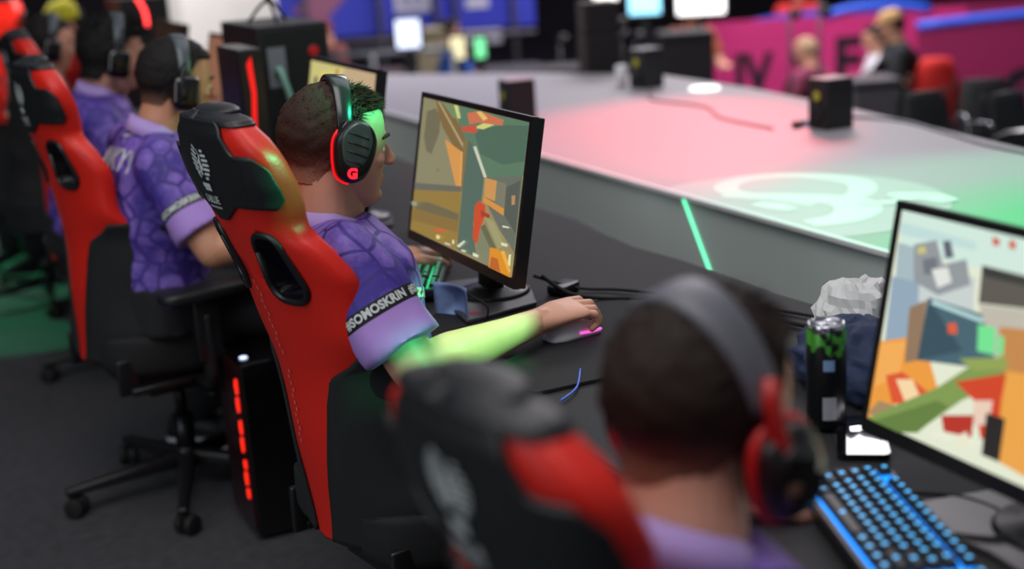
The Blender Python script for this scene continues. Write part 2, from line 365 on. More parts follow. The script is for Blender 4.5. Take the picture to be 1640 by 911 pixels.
def build_back_mesh(rec):
    g = G(); n = 48; vv = [0, .004, .012]+[.03+.77*i/40 for i in range(41)]+[.81, .818, .823]
    g.loft([[back_pt(v, 2*PI*k/n, 0, rec) for k in range(n)] for v in vv])
    o = g.obj('tmpb', [RED, PLA])
    cuts = []
    for sgn in (-1, 1):
        c = G(); c.m = 1
        ring = [(sgn*.088+x*(1-.25*(y > 0)), .553+y) for x, y in rr(.082, .120, .030)]
        c.loft([[V((-.75, y, .44+z*.96)) for y, z in ring], [V((.4, y, .44+z*.96)) for y, z in ring]])
        cuts.append(c.obj('cut', [RED, PLA], smooth=False))
        m = o.modifiers.new('b', 'BOOLEAN'); m.operation = 'DIFFERENCE'; m.solver = 'EXACT'; m.object = cuts[-1]; m.material_mode = 'INDEX'
    me = evald(o)
    for q in cuts+[o]: bpy.data.objects.remove(q)
    return me
def patch(fn, v0, v1, nv, nu, off, thick=.004):
    """thin upholstered panel on the back; fn(v) -> (phi0, phi1)"""
    def go(rec):
        g = G(); A = []; B = []
        for i in range(nv+1):
            v = v0+(v1-v0)*i/nv; p0, p1 = fn(v)
            A.append([back_pt(v, p0+(p1-p0)*k/nu, off, rec) for k in range(nu+1)]); B.append([back_pt(v, p0+(p1-p0)*k/nu, off-thick-.004, rec) for k in range(nu+1)])
        m = nu+1; vs = [p for r in A for p in r]+[p for r in B for p in r]; o = (nv+1)*m; fs = []
        for i in range(nv):
            for k in range(nu):
                fs.append((i*m+k, i*m+k+1, i*m+m+k+1, i*m+m+k)); fs.append((o+i*m+k, o+i*m+m+k, o+i*m+m+k+1, o+i*m+k+1))
            fs.append((i*m, i*m+m, o+i*m+m, o+i*m)); fs.append((i*m+nu, o+i*m+nu, o+i*m+m+nu, i*m+m+nu))
        for k in range(nu):
            fs.append((k, o+k, o+k+1, k+1)); q = nv*m+k; fs.append((q, q+1, o+q+1, o+q))
        g.add(vs, fs); return g
    return go
def sym(g1):   # nothing
    return g1
def chair_logo(rec):
    g = G()
    def strip(y0, v0, y1, v1, w_):
        dy, dv = y1-y0, v1-v0; L = math.hypot(dy, dv); ny, nv = -dv/L*w_/2, dy/L*w_/2; q = []
        for t in (0, .5, 1): q.append((rear(v0+dv*t+nv, y0+dy*t+ny, .0085, rec), rear(v0+dv*t-nv, y0+dy*t-ny, .0085, rec)))
        g.add([p for r in q for p in r], [(0, 1, 3, 2), (2, 3, 5, 4)])
    for i in range(7):       # striped round mark split by a standing figure
        h = -.024+.008*i; L = math.sqrt(max(.0003, .029**2-h*h))
        strip(.008, .735+h, L, .735+h+.008, .0045); strip(-.008, .735+h, -L, .735+h-.008+.008, .0045)
    for i in range(5): strip(0, .716+.009*i, .003*(-1)**i, .725+.009*i, .006+.004*math.sin(i*1.2))
    strip(-.013, .698, .013, .698, .008); strip(-.013, .691, .009, .691, .005)
    return g
def spine_stitch(rec):
    g = G()
    for i in range(26):
        v = .20+i*.0125
        if i in (12, 13): continue
        q = [rear(v+dv, dy+.004*math.sin(i*2.1), .003, rec) for dv, dy in ((0, -.0015), (.007, -.0015), (.007, .0015), (0, .0015))]
        g.add(q, [(0, 1, 2, 3)])
    return g
def make_chair(rec, label):
    t = empty('gaming_chair', (0, 0, 0), 0, label, 'chair', None)
    me = build_back_mesh(rec); bk = link('backrest', me, t)
    bk.modifiers.new('w', 'WEIGHTED_NORMAL')
    s2p = lambda v, y: rear_phi(v, y)
    HB = [(.635, .012), (.655, .045), (.675, .080), (.695, .105), (.742, .118), (.762, .095), (.78, .085), (.80, .075), (.815, .06)]
    def hb(v): y = lerp(v, HB); return s2p(v, y), s2p(v, -y)
    hp = patch(hb, .635, .812, 40, 16, .006)(rec).obj('headrest_panel', BLK, t)
    # black top cap running right round
    patch(lambda v: (0, 2*PI), .803, .824, 8, 40, .005)(rec).obj('top_cap', BLK, t)
    tp = back_pt(.815, 0, 0, rec); g = G(); g.ell((tp.x+.035, 0, tp.z+.006), (.030, .062, .012)); g.obj('top_trim', BLK, t)
    for s_ in (1, -1):     # dark insert low on each wing of the headrest, black lower bolster, tag and red piping
        patch(lambda v: (s_*s2p(v, -lerp(v, HB)+.004), s_*lerp(v, [(.665, PI*.36), (.68, PI*.45), (.735, PI*.42), (.757, PI*.30)])), .665, .757, 16, 14, .008)(rec).obj('wing_insert', BLK, t)
        LB = [(0, .03), (.12, .05), (.29, .085), (.345, .105), (.375, .15), (.395, .17)]
        patch(lambda v: (s_*s2p(v, -min(lerp(v, LB), interp(v, Wt)*.97)), s_*PI*.98), .005, .395, 34, 22, .007)(rec).obj('lumbar_bolster', BLKM, t)
        patch(lambda v: (s_*PI*.50, s_*PI*.72), .32, .38, 8, 6, .011)(rec).obj('bolster_tab', BLK, t)
        g = G(); ring = [(s_*.088+x*(1-.25*(y > 0)), .553+y) for x, y in rr(.086, .124, .032)]
        pts = [rear(v, y, .001, rec) for y, v in ring]; g.tube(pts+[pts[0]], .0062, 8); g.obj('harness_hole_rim', PLA, t)
        pts = [back_pt(v, s_*PI*.80, .004, rec) for v in [.02+i*.033 for i in range(11)]]
        g = G(); g.tube(pts, .006, 6, sub=2); g.obj('piping', RED, t)
    lg = chair_logo(rec).obj('logo_print', WHP, hp, smooth=False)
    fl = text2d('E-BLUE', .024, .0006); mapped(fl, lambda x, y: rear(.672+y*.8, -x*.62, .0088, rec), 'lettering', WHP, hp)
    g = G()
    for i in range(7): q = [rear(.657+dv, .018-i*.006+dy, .0088, rec) for dv, dy in ((0, 0), (.0035, 0), (.0035, -.004), (0, -.004))]; g.add(q, [(0, 1, 2, 3)])
    g.obj('small_print', WHP, hp, smooth=False)
    spine_stitch(rec).obj('spine_stitching', mat('stitch_thread', (190, 130, 120), .7), t, smooth=False)
    # seat
    g = G(); sec = []
    for x, wd, zt, zb in ((-.24, .16, .50, .43), (-.20, .21, .515, .40), (-.05, .235, .50, .39), (.12, .245, .49, .39), (.25, .245, .50, .395), (.31, .23, .49, .41), (.33, .20, .465, .43)):
        ring = []
        for k in range(24):
            a = 2*PI*k/24; s1, c1 = math.sin(a), math.cos(a); y = wd*math.copysign(abs(c1)**.5, c1); z = (zt+zb)/2+(zt-zb)/2*math.copysign(abs(s1)**.6, s1)
            if s1 > 0: z += .045*(abs(y)/wd)**4
            ring.append(V((x, y, z)))
        sec.append(ring)
    g.loft(sec); g.obj('seat', BLKM, t, sub=1)
    g = G(); g.box(-.16, .12, -.10, .10, .35, .395); g.box(-.1, .06, -.06, .06, .31, .36); g.cyl((0, -.22, .345), (0, -.06, .345), .008); g.ell((0, -.23, .345), (.015, .03, .008)); g.obj('tilt_mechanism', PLA, t, bevel=.006)
    g = G(); g.cyl((0, 0, .10), (0, 0, .22), .028); g.cyl((0, 0, .2), (0, 0, .33), .016); g.obj('gas_lift', MET, t)
    for s_ in (1, -1):
        g = G(); g.box(-.225, -.17, s_*.19-.008, s_*.19+.008, .375, .47); g.box(-.2, .02, s_*.2-.02, s_*.2+.02, .375, .395); g.obj('hinge_bracket', PLA, t, bevel=.005)
        ar = G(); ar.tube([(-.02, s_*.24, .39), (-.02, s_*.30, .39), (-.02, s_*.315, .42), (-.02, s_*.315, .58)], [.018, .018, .022, .022], 10); ar.box(-.055, .015, s_*.315-.018, s_*.315+.018, .46, .62)
        arm = ar.obj('armrest', PLA, t, bevel=.006)
        g = G(); g.prism([(x-.0, y+s_*.315) for x, y in rr(.27, .09, .035)], .622, .652); g.obj('arm_pad', BLK, arm, bevel=.01)
    base = G()
    base.cyl((0, 0, .075), (0, 0, .13), .042, .032, 20)
    bo = base.obj('base_hub', PLA, t, bevel=.004)
    for k in range(5):
        a = 2*PI*k/5+.5; d = V((math.cos(a), math.sin(a), 0)); n_ = V((-d.y, d.x, 0))
        g = G(); g.loft([[d*r+n_*(-w_)+V((0, 0, z0)), d*r+n_*w_+V((0, 0, z0)), d*r+n_*w_*.8+V((0, 0, z1)), d*r-n_*w_*.8+V((0, 0, z1))] for r, w_, z0, z1 in ((.02, .026, .075, .12), (.18, .020, .068, .098), (.325, .016, .06, .082), (.34, .014, .062, .08))])
        lg_ = g.obj('base_leg', PLA, t, bevel=.005)
        g = G(); e = d*.325; q = V((e.x, e.y, 0)); ca = a+.9; ax = V((math.cos(ca), math.sin(ca), 0)); tr = V((-ax.y, ax.x, 0))
        g.cyl(q+V((0, 0, .045)), q+V((0, 0, .07)), .009); cc = q+tr*.012+V((0, 0, .0285))
        for s_ in (1, -1): g.cyl(cc+ax*.006*s_, cc+ax*.026*s_, .028, .027, 20)
        g.obj('castor', RUB, lg_, bevel=.003)
    return t

chair_main = make_chair(.155, 'sharp central red and black gaming chair with white marks, behind the green-lit player')
chair_main.location = (.86, 2.27, 0); chair_main.rotation_euler = (0, 0, R(10))
c0 = dup(chair_main, (.775, 1.05, 0), R(9)); tag(c0, 'blurred red and black gaming chair nearest the camera at the bottom edge', 'chair')
for ch in c0.children:      # its gas lift is set lower
    if ch.name.split('.')[0] not in ('base_hub', 'base_leg', 'gas_lift'): ch.location.z = -.098
chair2 = make_chair(.03, 'red and black gaming chair with its star base and castors on open floor')
chair2.location = (.645, 3.68, 0); chair2.rotation_euler = (0, 0, R(10))
c3 = dup(chair2, (.74, 4.95, 0), R(8)); tag(c3, 'red and black gaming chair with only its headrest showing above the next chair', 'chair')
c4 = dup(chair2, (.58, 6.15, 0), R(20)); tag(c4, 'gaming chair cut by the left photo edge under the black shirted person', 'chair')
c5 = dup(chair2, (.55, 8.2, 0), R(200)); tag(c5, 'dark gaming chair turned towards the camera beside the white column', 'chair')

# ------------------------------------------------------------ people
def frame(o, fwd, up=(0, 0, 1)):
    f = V(fwd).normalized(); l = V(up).cross(f).normalized(); u = f.cross(l)
    m = M((f, l, u)).transposed().to_4x4(); m.translation = V(o); return m
def head_parts(mx, g):      # faces +x, centre of skull at origin, about .23 high
    mr = lambda a: mx.to_3x3().to_4x4() @ M.Rotation(R(a), 4, 'Y')
    P = lambda x, y, z: mx@V((x, y, z))
    rot = mx.to_3x3().to_4x4()
    g.ell(P(-.008, 0, .028), (.096, .074, .088), 28, rot)
    g.ell(P(.022, 0, -.015), (.068, .066, .085), 24, rot)
    # face and jaw
    secs = []
    for z, cx, rx, ry in ((.105, .016, .035, .035), (.088, .020, .055, .052), (.072, .026, .060, .059), (.055, .030, .060, .062), (.02, .034, .061, .063), (-.01, .034, .060, .062), (-.04, .034, .058, .058), (-.065, .036, .054, .050), (-.088, .042, .045, .040), (-.105, .050, .032, .026), (-.112, .052, .016, .012)):
        secs.append([P(cx+rx*math.copysign(abs(math.cos(t))**.85, math.cos(t)), ry*math.sin(t), z) for t in [2*PI*k/24 for k in range(24)]])
    g.loft(secs)
    g.capsule(P(.083, .018, .026), P(.083, -.018, .026), .012, .012)           # brow
    g.capsule(P(.088, 0, .018), P(.108, 0, -.018), .0075, .011); g.ell(P(.106, 0, -.022), (.012, .014, .009), 12, rot)
    g.capsule(P(.089, .014, -.052), P(.089, -.014, -.052), .006, .006); g.capsule(P(.087, .012, -.060), P(.087, -.012, -.060), .0065, .0065)
    g.ell(P(.080, 0, -.088), (.016, .018, .015), 12, rot)                       # chin
    for s_ in (1, -1):
        g.ell(P(.062, s_*.036, -.015), (.026, .020, .022), 12, rot)             # cheek
        e = rot @ M.Rotation(R(s_*20), 4, 'Z')
        g.ell(P(-.002, s_*.077, -.004), (.017, .008, .030), 14, e)              # ear
        g.ell(P(-.004, s_*.081, .012), (.018, .006, .016), 12, e)
def hand(g, wr, d, up, side, sc_=1.0, curl=.35, spread=.10, thumb=.7):
    """d: direction of fingers, up: back of hand, side=+1 when the thumb lies on the left of d (right hand palm down)"""
    m = frame(wr, d, up); m = m@M.Scale(sc_, 4); P = lambda x, y, z: m@V((x, y, z)); s_ = side
    g.capsule(P(-.02, 0, 0), P(.012, 0, 0), .024*sc_, .024*sc_)
    secs = []
    for x, w_, h_, cz in ((-.01, .024, .019, 0), (.02, .032, .017, .002), (.05, .039, .015, .004), (.078, .041, .0125, .002), (.092, .038, .010, 0)):
        secs.append([P(x, w_*math.copysign(abs(math.cos(t))**.8, math.cos(t)), cz+h_*math.sin(t)) for t in [2*PI*k/20 for k in range(20)]])
    g.loft(secs)
    for i, (y, L, r) in enumerate(((.030, .074, .0092), (.0105, .084, .0094), (-.0095, .077, .0089), (-.028, .060, .0080))):
        y *= s_; a = spread*(1.4-i)*.9*s_; c = curl*(1+.12*i); p = V((.085-.004*abs(i-1), y, .001)); pts = [p.copy()]; ang = -c*.25; q = p.copy()
        for f, k in ((.44, .9), (.31, 1.2), (.25, .9)):
            q = q+V((math.cos(ang)*math.cos(a), math.cos(ang)*math.sin(a), math.sin(ang)))*L*f; pts.append(q.copy()); ang -= c*k
        g.chain([P(*v) for v in [V((.06, y*.9, .001))]+pts], [r*sc_*k for k in (1.05, 1.05, 1, .92, .82)], 10)
    t0 = V((.018, s_*.024, -.004)); pts = [t0, t0+V((.03, s_*.022*thumb/.7, -.008)), t0+V((.058, s_*.032*thumb/.7, -.014)), t0+V((.080, s_*.030*thumb/.7, -.022))]
    g.chain([P(*v) for v in pts], [r*sc_ for r in (.014, .0125, .0105, .009)], 10)
def hair_mesh(mx, style, rnd):
    """cap of hair with a skin fade towards the nape; strands stand on it"""
    rn = random.Random(rnd); n = 64; k = 40; vs = []; fs = []; fade = []
    thick = style.get('thick', .010); low = style.get('low', -.085); side = style.get('side', -.02)
    def surf(th, ph, off):
        d = V((math.sin(th)*math.cos(ph), math.sin(th)*math.sin(ph), math.cos(th)))
        k_ = 1.0
        if th > PI/2:
            want = .80+.20*max(0, 1-(th-PI/2)/.5); k_ = 1+(max(1, want/max(.2, math.sin(th)))-1)*max(0, min(1, (.15-math.cos(ph))/.6))
        return V((-.008, 0, .028))+V((d.x*k_*(.097+off), d.y*k_*(.075+off), d.z*(.089+off))), d
    def lim(ph):      # lower hair edge as z
        c = math.cos(ph)
        if c > .45: return .075
        if c > -.1: return side+(.095-.0)*((c+.1)/.55)*(1) if c > .15 else side+.02*(c+.1)/.25
        return side+(low-side)*min(1, (-.1-c)/.55)
    for i in range(k+1):
        for j in range(n):
            ph = 2*PI*j/n; zl = lim(ph); tmax = math.acos(max(-1, min(1, (zl-.028)/.093))); th = tmax*i/k
            nz = noise.noise(V((th*6, ph*3, rnd)))*.004+noise.noise(V((th*22, ph*11, rnd)))*.002
            z = surf(th, ph, 0)[0].z; fr = style.get('fringe', 0)
            f = max(0, min(1, (z-style.get('f0', -.06))/(style.get('f1', .0)-style.get('f0', -.06)))) if math.cos(ph) < .3 else 1
            off = (thick*(.25+.75*f)+nz*(.3+f*.7))*(1 if i < k-1 else (.6 if i == k-1 else .0))
            p, d = surf(th, ph, off)
            vs.append(mx@p); fade.append(f if i < k else f*.8)
    for i in range(k):
        for j in range(n): fs.append((i*n+j, i*n+(j+1) % n, (i+1)*n+(j+1) % n, (i+1)*n+j))
    ns = style.get('strands', 500)
    for _ in range(ns):
        u = rn.random(); ph = rn.uniform(-PI, PI); th = math.acos(1-u*style.get('reach', .75)); p, d = surf(th, ph, thick*.8)
        f_ = max(0, min(1, (p.z-style.get('f0', -.06))/(style.get('f1', .0)-style.get('f0', -.06)))) if math.cos(ph) < .3 else 1
        if p.z < lim(ph)+.012 or rn.random() > f_*f_*1.1: continue
        L = rn.uniform(.4, 1)*style.get('len', .018)
        if math.cos(ph) > .2 and th > .35: L *= style.get('front', 1.6)
        if p.z < .03: L *= .4
        dirv = (d*style.get('stand', .55)+V((style.get('sweep', .3), 0, -.15))+V((rn.uniform(-.4, .4), rn.uniform(-.4, .4), rn.uniform(-.2, .4)))).normalized()
        s1 = dirv.cross(V((rn.random()-.5, rn.random()-.5, rn.random()-.5))).normalized()*.0011; o = len(vs); bend = V((.3, 0, -.5))*L*.35
        a = p-d*.003
        for q in (a+s1, a-s1, a+dirv*L*.55+s1*.9+bend*.3, a+dirv*L*.55-s1*.9+bend*.3, a+dirv*L+bend): vs.append(mx@q); fade.append(1)
        fs += [(o, o+1, o+3, o+2), (o+2, o+3, o+4)]
    me = bpy.data.meshes.new('hair'); me.from_pydata([tuple(v) for v in vs], [], fs); me.update()
    at = me.attributes.new('fade', 'FLOAT', 'POINT'); at.data.foreach_set('value', fade); return me

def person(label, cfg):
    root_loc = V((cfg['hip'][0], cfg['hip'][1], 0)); T = M.Translation(-root_loc)
    H = V(cfg['head']); yaw, pitch, roll = [R(a) for a in cfg['look']]
    hm = T@M.Translation(H)@M.Rotation(yaw, 4, 'Z')@M.Rotation(pitch, 4, 'Y')@M.Rotation(roll, 4, 'X')@M.Scale(cfg.get('hs', .91), 4)
    loc = lambda p: V(p)-root_loc
    vox = cfg.get('vox', .005); nb = loc(cfg['neck']); hip = loc(cfg['hip'])
    shR, shL = loc(cfg['shR']), loc(cfg['shL'])
    pieces = []
    g = G(); head_parts(hm, g); nk = hm@V((-.020, 0, -.035)); g.capsule(nk, nb+V((0, 0, -.02)), .056, .062, 20); g.capsule(hm@V((-.030, 0, -.012)), hm@V((-.026, 0, -.07)), .052, .053, 20); g.capsule(hm@V((.01, 0, -.06)), nb+V((.03, 0, -.02)), .040, .045); g.capsule(nb+V((0, 0, -.02)), nb+V((-.01, 0, -.08)), .068, .09)
    pieces.append(remesh(g, cfg.get('hvox', .0035), 3))
    for sd, sh in (('R', shR), ('L', shL)):
        el, wr, hd, up = [V(x) for x in cfg['arm'+sd][:4]]; el = loc(el); wr = loc(wr); o = cfg['arm'+sd][4] if len(cfg['arm'+sd]) > 4 else {}
        g = G(); mid = (sh+el)/2; fd = (wr-el)
        g.chain([sh, mid, el], [.052, .047, .042], 18); g.chain([el, el+fd*.28, el+fd*.7, wr], [.041, .043, .031, .025], 18)
        pieces.append(remesh(g, .005, 4))
        g = G(); g.capsule(wr-fd.normalized()*.05, wr, .027, .023); hand(g, wr, hd, up, -1 if sd == 'L' else 1, **o)
        pieces.append(remesh(g, cfg.get('handvox', .0026), 2))
    lat = (shL-shR).normalized(); chest = nb*.62+hip*.38; belly = nb*.3+hip*.7
    def tors(inf):
        secs = []
        ax = [(hip+V((0, 0, -.07)), .15, .10), (hip, .175, .125), (belly, .158, .115), (chest, .175, .12), (nb*.82+hip*.18, .185, .112), (nb*.93+hip*.07, .15, .085), (nb+V((0, 0, .005)), .085, .065)]
        for i, (c, a, b) in enumerate(ax):
            d = (ax[min(i+1, 6)][0]-ax[max(i-1, 0)][0]).normalized(); fw = lat.cross(d).normalized()
            k = i/6; la = (V((0, 1, 0))*(1-k)+lat*k).normalized()
            secs.append([c+la*(a+inf)*math.copysign(abs(math.cos(t))**.9, math.cos(t))+fw*(b+inf)*math.sin(t) for t in [2*PI*q/32 for q in range(32)]])
        g.loft(secs)
    g = G(); tors(-.012)
    for s_, kn, ft in ((-1, 'kneeR', 'footR'), (1, 'kneeL', 'footL')):
        k_ = loc(cfg[kn]); f_ = loc(cfg[ft]); hp = hip+V((.02, s_*.09, -.02)); g.chain([hp, (hp+k_)/2, k_], [.082, .075, .055], 16); g.chain([k_, k_*.65+f_*.35, f_], [.052, .052, .036], 16)
    pieces.append(remesh(g, .010, 4))
    body = link('person', join(pieces, 'person'), None, root_loc, mats=[cfg['skin']]); tag(body, label, 'person')
    # trousers and shoes
    g = G(); g.loft([[hip+V((0, 0, z))+V((.135*math.cos(t), .19*math.sin(t), 0)) for t in [2*PI*q/24 for q in range(24)]] for z in (-.085, -.02, .05)])
    for s_, kn, ft in ((-1, 'kneeR', 'footR'), (1, 'kneeL', 'footL')):
        k_ = loc(cfg[kn]); f_ = loc(cfg[ft]); hp = hip+V((.02, s_*.09, -.02)); g.chain([hp, (hp+k_)/2, k_], [.098, .090, .070], 16); g.chain([k_, k_*.5+f_*.5, f_+V((0, 0, .02))], [.066, .064, .055], 16)
    link('trousers', remesh(g, .011, 4), body, mats=[cloth('black_trousers', (20, 20, 24))])
    for s_, ft in ((-1, 'footR'), (1, 'footL')):
        f_ = loc(cfg[ft]); b = V((f_.x, f_.y, 0)); a = cfg.get('toe', 0); m = M.Translation(b)@M.Rotation(R(a), 4, 'Z')
        g = G(); secs = []
        for x, w_, h_ in ((-.085, .022, .05), (-.07, .036, .085), (-.02, .040, .10), (.04, .044, .075), (.11, .050, .055), (.155, .043, .042), (.178, .02, .028)):
            secs.append([m@V((x, w_*math.copysign(abs(math.cos(t))**.7, math.cos(t)), .018+max(0, h_*(math.sin(t)*.5+.5)))) for t in [2*PI*q/18 for q in range(18)]])
        g.loft(secs); sh_ = g.obj('shoe', cfg.get('shoe', mat('dark_shoe', (28, 28, 30), .6)), body)
        g = G(); g.prism([(.052*0+x, y) for x, y in [(.045+.14*math.cos(t), .050*math.sin(t)) for t in [2*PI*q/24 for q in range(24)]]], .0, .026, m); g.obj('sole', cfg.get('sole', WHT), sh_)
    # shirt
    g = G(); tors(.012); g.capsule(shR*.92+nb*.08-V((0, 0, .01)), shL*.92+nb*.08-V((0, 0, .01)), .066, .066, 20)
    g.capsule(nb+V((0, 0, -.06)), shR, .074, .066, 18); g.capsule(nb+V((0, 0, -.06)), shL, .074, .066, 18)
    arms = []
    for sd, sh in (('R', shR), ('L', shL)):
        el = loc(cfg['arm'+sd][0]); L = (el-sh); e1 = sh+L*cfg.get('sleeve', .80); d = L.normalized(); arms.append((sh, e1, d))
        u = V((0, 0, 1)); u = (u-d*u.dot(d)).normalized(); w_ = d.cross(u); rs = cfg.get('hem_r', .069)
        g.loft([[c+(u*math.cos(2*PI*q/24)+w_*math.sin(2*PI*q/24))*r for q in range(24)] for c, r in ((sh-d*.02, .05), (sh, .068), (sh+(e1-sh)*.3, .071), (sh+(e1-sh)*.7, rs*.99), (e1, rs+.003))])
    me = remesh(g, cfg.get('svox', .007), 5)
    bm = bmesh.new(); bm.from_mesh(me)
    for v in bm.verts:      # cloth folds
        p = v.co; a = noise.noise(p*9+V((cfg['seed'], 0, 0)))*.010+noise.noise(V((p.x*18+p.z*10, p.y*7, p.z*6+cfg['seed'])))*.006
        t = min((min(1, max(0, (p-e1).length/.10)) for s0, e1, d in arms), default=1)
        v.co = p+v.normal*a*(.35+.65*t)
    bm.to_mesh(me); bm.free(); me.update()
    vals = []
    for v in me.vertices:
        c = 1.0
        for s0, e1, d in arms:
            q = v.co-e1; h = -q.dot(d); rad = (q-d*q.dot(d)).length
            if rad < .11 and h < .12: c = min(c, max(0, (h+.0)/.13*1.0 if h > -.03 else 1))
        vals.append(c)
    at = me.attributes.new('cuff', 'FLOAT', 'POINT'); at.data.foreach_set('value', vals)
    sh_o = link('shirt', me, body, mats=[cfg.get('shirt', JER)])
    if cfg.get('shirt', JER) is JER:
        g = G(); cc = nb+V((.0, 0, .008)); nd = (hm@V((-.02, 0, -.035))-nb).normalized(); fw = lat.cross(nd).normalized()
        ring = [cc+lat*.071*math.cos(t)+fw*(.070 if math.sin(t) < 0 else .078)*math.sin(t)+V((0, 0, -.022*max(0, math.sin(t)))) for t in [2*PI*q/32 for q in range(32)]]
        g.loft([[p+nd*.0+(p-cc).normalized()*.010 + V((0, 0, -.016)) for p in ring], [p+nd*.026 for p in ring], [p+nd*.025-(p-cc).normalized()*.008 for p in ring], [p-(p-cc).normalized()*.006+V((0, 0, -.02)) for p in ring]], cap=False, closed=True)
        g.obj('collar', COLLAR, sh_o)
    bv = BVHTree.FromObject(sh_o, bpy.context.evaluated_depsgraph_get()) if False else BVHTree.FromPolygons([v.co.copy() for v in me.vertices], [list(p.vertices) for p in me.polygons])
    if 'cufftext' in cfg:
        s0, e1, d = arms[0]; u = V((0, 0, 1)); u = (u-d*u.dot(d)).normalized(); w_ = d.cross(u)
        fl = text2d(cfg['cufftext'], .0205, .0009, 1.04)
        def fn(x, y):
            y = -y
            ang = -x/.072+cfg.get('cuffang', 0); base = e1-d*(.0750-y*.98); r_ = u*math.cos(ang)+w_*math.sin(ang)
            h = bv.ray_cast(base+r_*.2, -r_)
            return (h[0]+r_*.003) if h[0] else base+r_*.073
        mapped(fl, fn, 'sleeve_lettering', WHP, sh_o)
    if 'backtext' in cfg:
        for s, size, pos, sq in cfg['backtext']:
            fl = text2d(s, size, .0012, 1.05); ctr = loc(pos); ud = V(cfg['backdir'][0]).normalized(); vd = V(cfg['backdir'][1]).normalized(); dd = ud.cross(vd)
            def fn(x, y):
                p = ctr+ud*x*sq+vd*y; h = bv.ray_cast(p+dd*.35, -dd); return (h[0]+dd*.004) if h[0] else p+dd*.05
            mapped(fl, fn, 'back_lettering', WHP, sh_o)
    # hair, eyes, brows
    if cfg.get('hair'):
        link('hair', hair_mesh(hm, cfg['hair'], cfg['seed']), body, mats=[hair_mat('hair_%d' % cfg['seed'], cfg['hair']['rgb'], cfg['hair'].get('sk', (120, 84, 70)))])
        HB_ = mat('eyebrow_dark', (38, 26, 22), .8)
        for s_ in (1, -1):
            g = G(); g.ell(hm@V((.0785, s_*.031, .004)), (.010, .012, .0085), 12, hm.to_3x3().to_4x4()); ey_ = g.obj('eye', mat('eye_white', (225, 220, 215), .2), body)
            g = G(); g.ell(hm@V((.0862, s_*.031, .003)), (.003, .005, .005), 10, hm.to_3x3().to_4x4()); g.obj('iris', GLS, ey_)
            g = G(); g.tube([hm@V(p) for p in ((.094, s_*.014, .028), (.0925, s_*.032, .033), (.078, s_*.050, .027))], [.003, .0038, .002], 8, sub=3); g.obj('eyebrow', HB_, body)
    return body, hm, root_loc

def headset(hm, rl, label, kind):
    """worn over head frame hm (in the person's own frame)"""
    root = empty('headset', rl, 0, label, 'headset')
    X = M.Rotation(R(kind.get('tilt', 0)), 4, 'Y'); m = hm@X; P = lambda x, y, z: m@V((x, y, z))
    ry, rz = kind.get('ry', .098), kind.get('rz', .130)
    def band(off, w0, th, a0, a1, n=30):
        g = G(); secs = []
        for i in range(n+1):
            a = a0+(a1-a0)*i/n; w_ = w0*(.65+.35*math.cos(a)**2 if True else 1)
            c = V((kind.get('bx', -.002), math.sin(a)*(ry+off), .0+math.cos(a)*(rz+off) if math.cos(a) > 0 else math.cos(a)*.05)); nn = V((0, math.sin(a), math.cos(a))).normalized()
            secs.append([m@(c+V((x*w_, 0, 0))+nn*z*th) for x, z in ((-.5, -.3), (-.42, -.5), (.42, -.5), (.5, -.3), (.5, .3), (.42, .5), (-.42, .5), (-.5, .3))])
        g.loft(secs); return g
    band(0, kind.get('bw', .034), .012, -1.35, 1.35).obj('headband', kind['band'], root)
    band(-.012, kind.get('bw', .034)*.86, .012, -.75, .75).obj('headband_cushion', kind.get('cushion', BLK), root)
    for s_ in (-1, 1):
        cz = kind.get('cz', -.012); cx = kind.get('cx', .0)
        def cup(prof, name, mt, par, sc_=1.0, off=(0, 0), kindp=None):
            g = G(); secs = []
            out = kind['outline']
            for y, k in prof:
                secs.append([P(cx+off[0]+px*k*sc_, s_*y, cz+off[1]+pz*k*sc_) for px, pz in out])
            g.loft(secs); return g.obj(name, mt, par)
        y0 = kind.get('y0', .070); dp = kind.get('dep', 0)
        cu = cup([(y0, .80), (y0+.004, .93), (y0+.020+dp, .96), (y0+.024+dp, .9)], 'ear_cushion', BLK, root); y0 += dp
        cp = cup([(y0+.022, .9), (y0+.026, 1.0), (y0+.042, .98), (y0+.050, .86), (y0+.052, .6)], 'ear_cup', kind['cup'], root)
        if kind.get('ring'):
            g = G(); pts = [P(cx+px*1.015, s_*(y0+.0255), cz+pz*1.015) for px, pz in kind['outline']]; pts = pts[kind['ringspan'][0]:kind['ringspan'][1]]; g.tube(pts, kind.get('ringr', .0028), 8); g.obj('ring_light', kind['ring'], cp)
        if kind.get('plate'):
            pl = cup([(y0+.047, .74), (y0+.0545, .70), (y0+.0555, .64)], 'cup_plate', kind['plate'], cp, 1, kind.get('plateoff', (0, .014)))
            if kind.get('slits'):
                for i in range(4):
                    g = G(); z = .034-.017*i; g.tube([P(cx-.018, s_*(y0+.0565), cz+z+.006), P(cx+.022, s_*(y0+.0565), cz+z-.008)], .0011, 6); g.obj('slit', PLA, pl)
        if kind.get('logo'):
            a = text2d('G', .026, .0016)
            mapped(a, lambda x, y: P(cx-.006-s_*x, s_*(y0+.0535), cz-.038+y), 'logo', kind['logo'], cp)
        g = G(); b0 = P(kind.get('bx', -.002), s_*(ry*.99+.002), math.cos(1.35)*rz+.02)
        g.tube([P(kind.get('bx', 0), s_*(ry+.004), .062), P(kind.get('bx', 0)-.012, s_*(ry+.014), .045), P(cx-.016, s_*(y0+.046), cz+.030), P(cx-.020, s_*(y0+.046), cz-.0)], [.008, .009, .009, .006], 10, sub=5, flat=.6); g.obj('yoke', kind['yoke'], cu.parent if False else root)
    return root
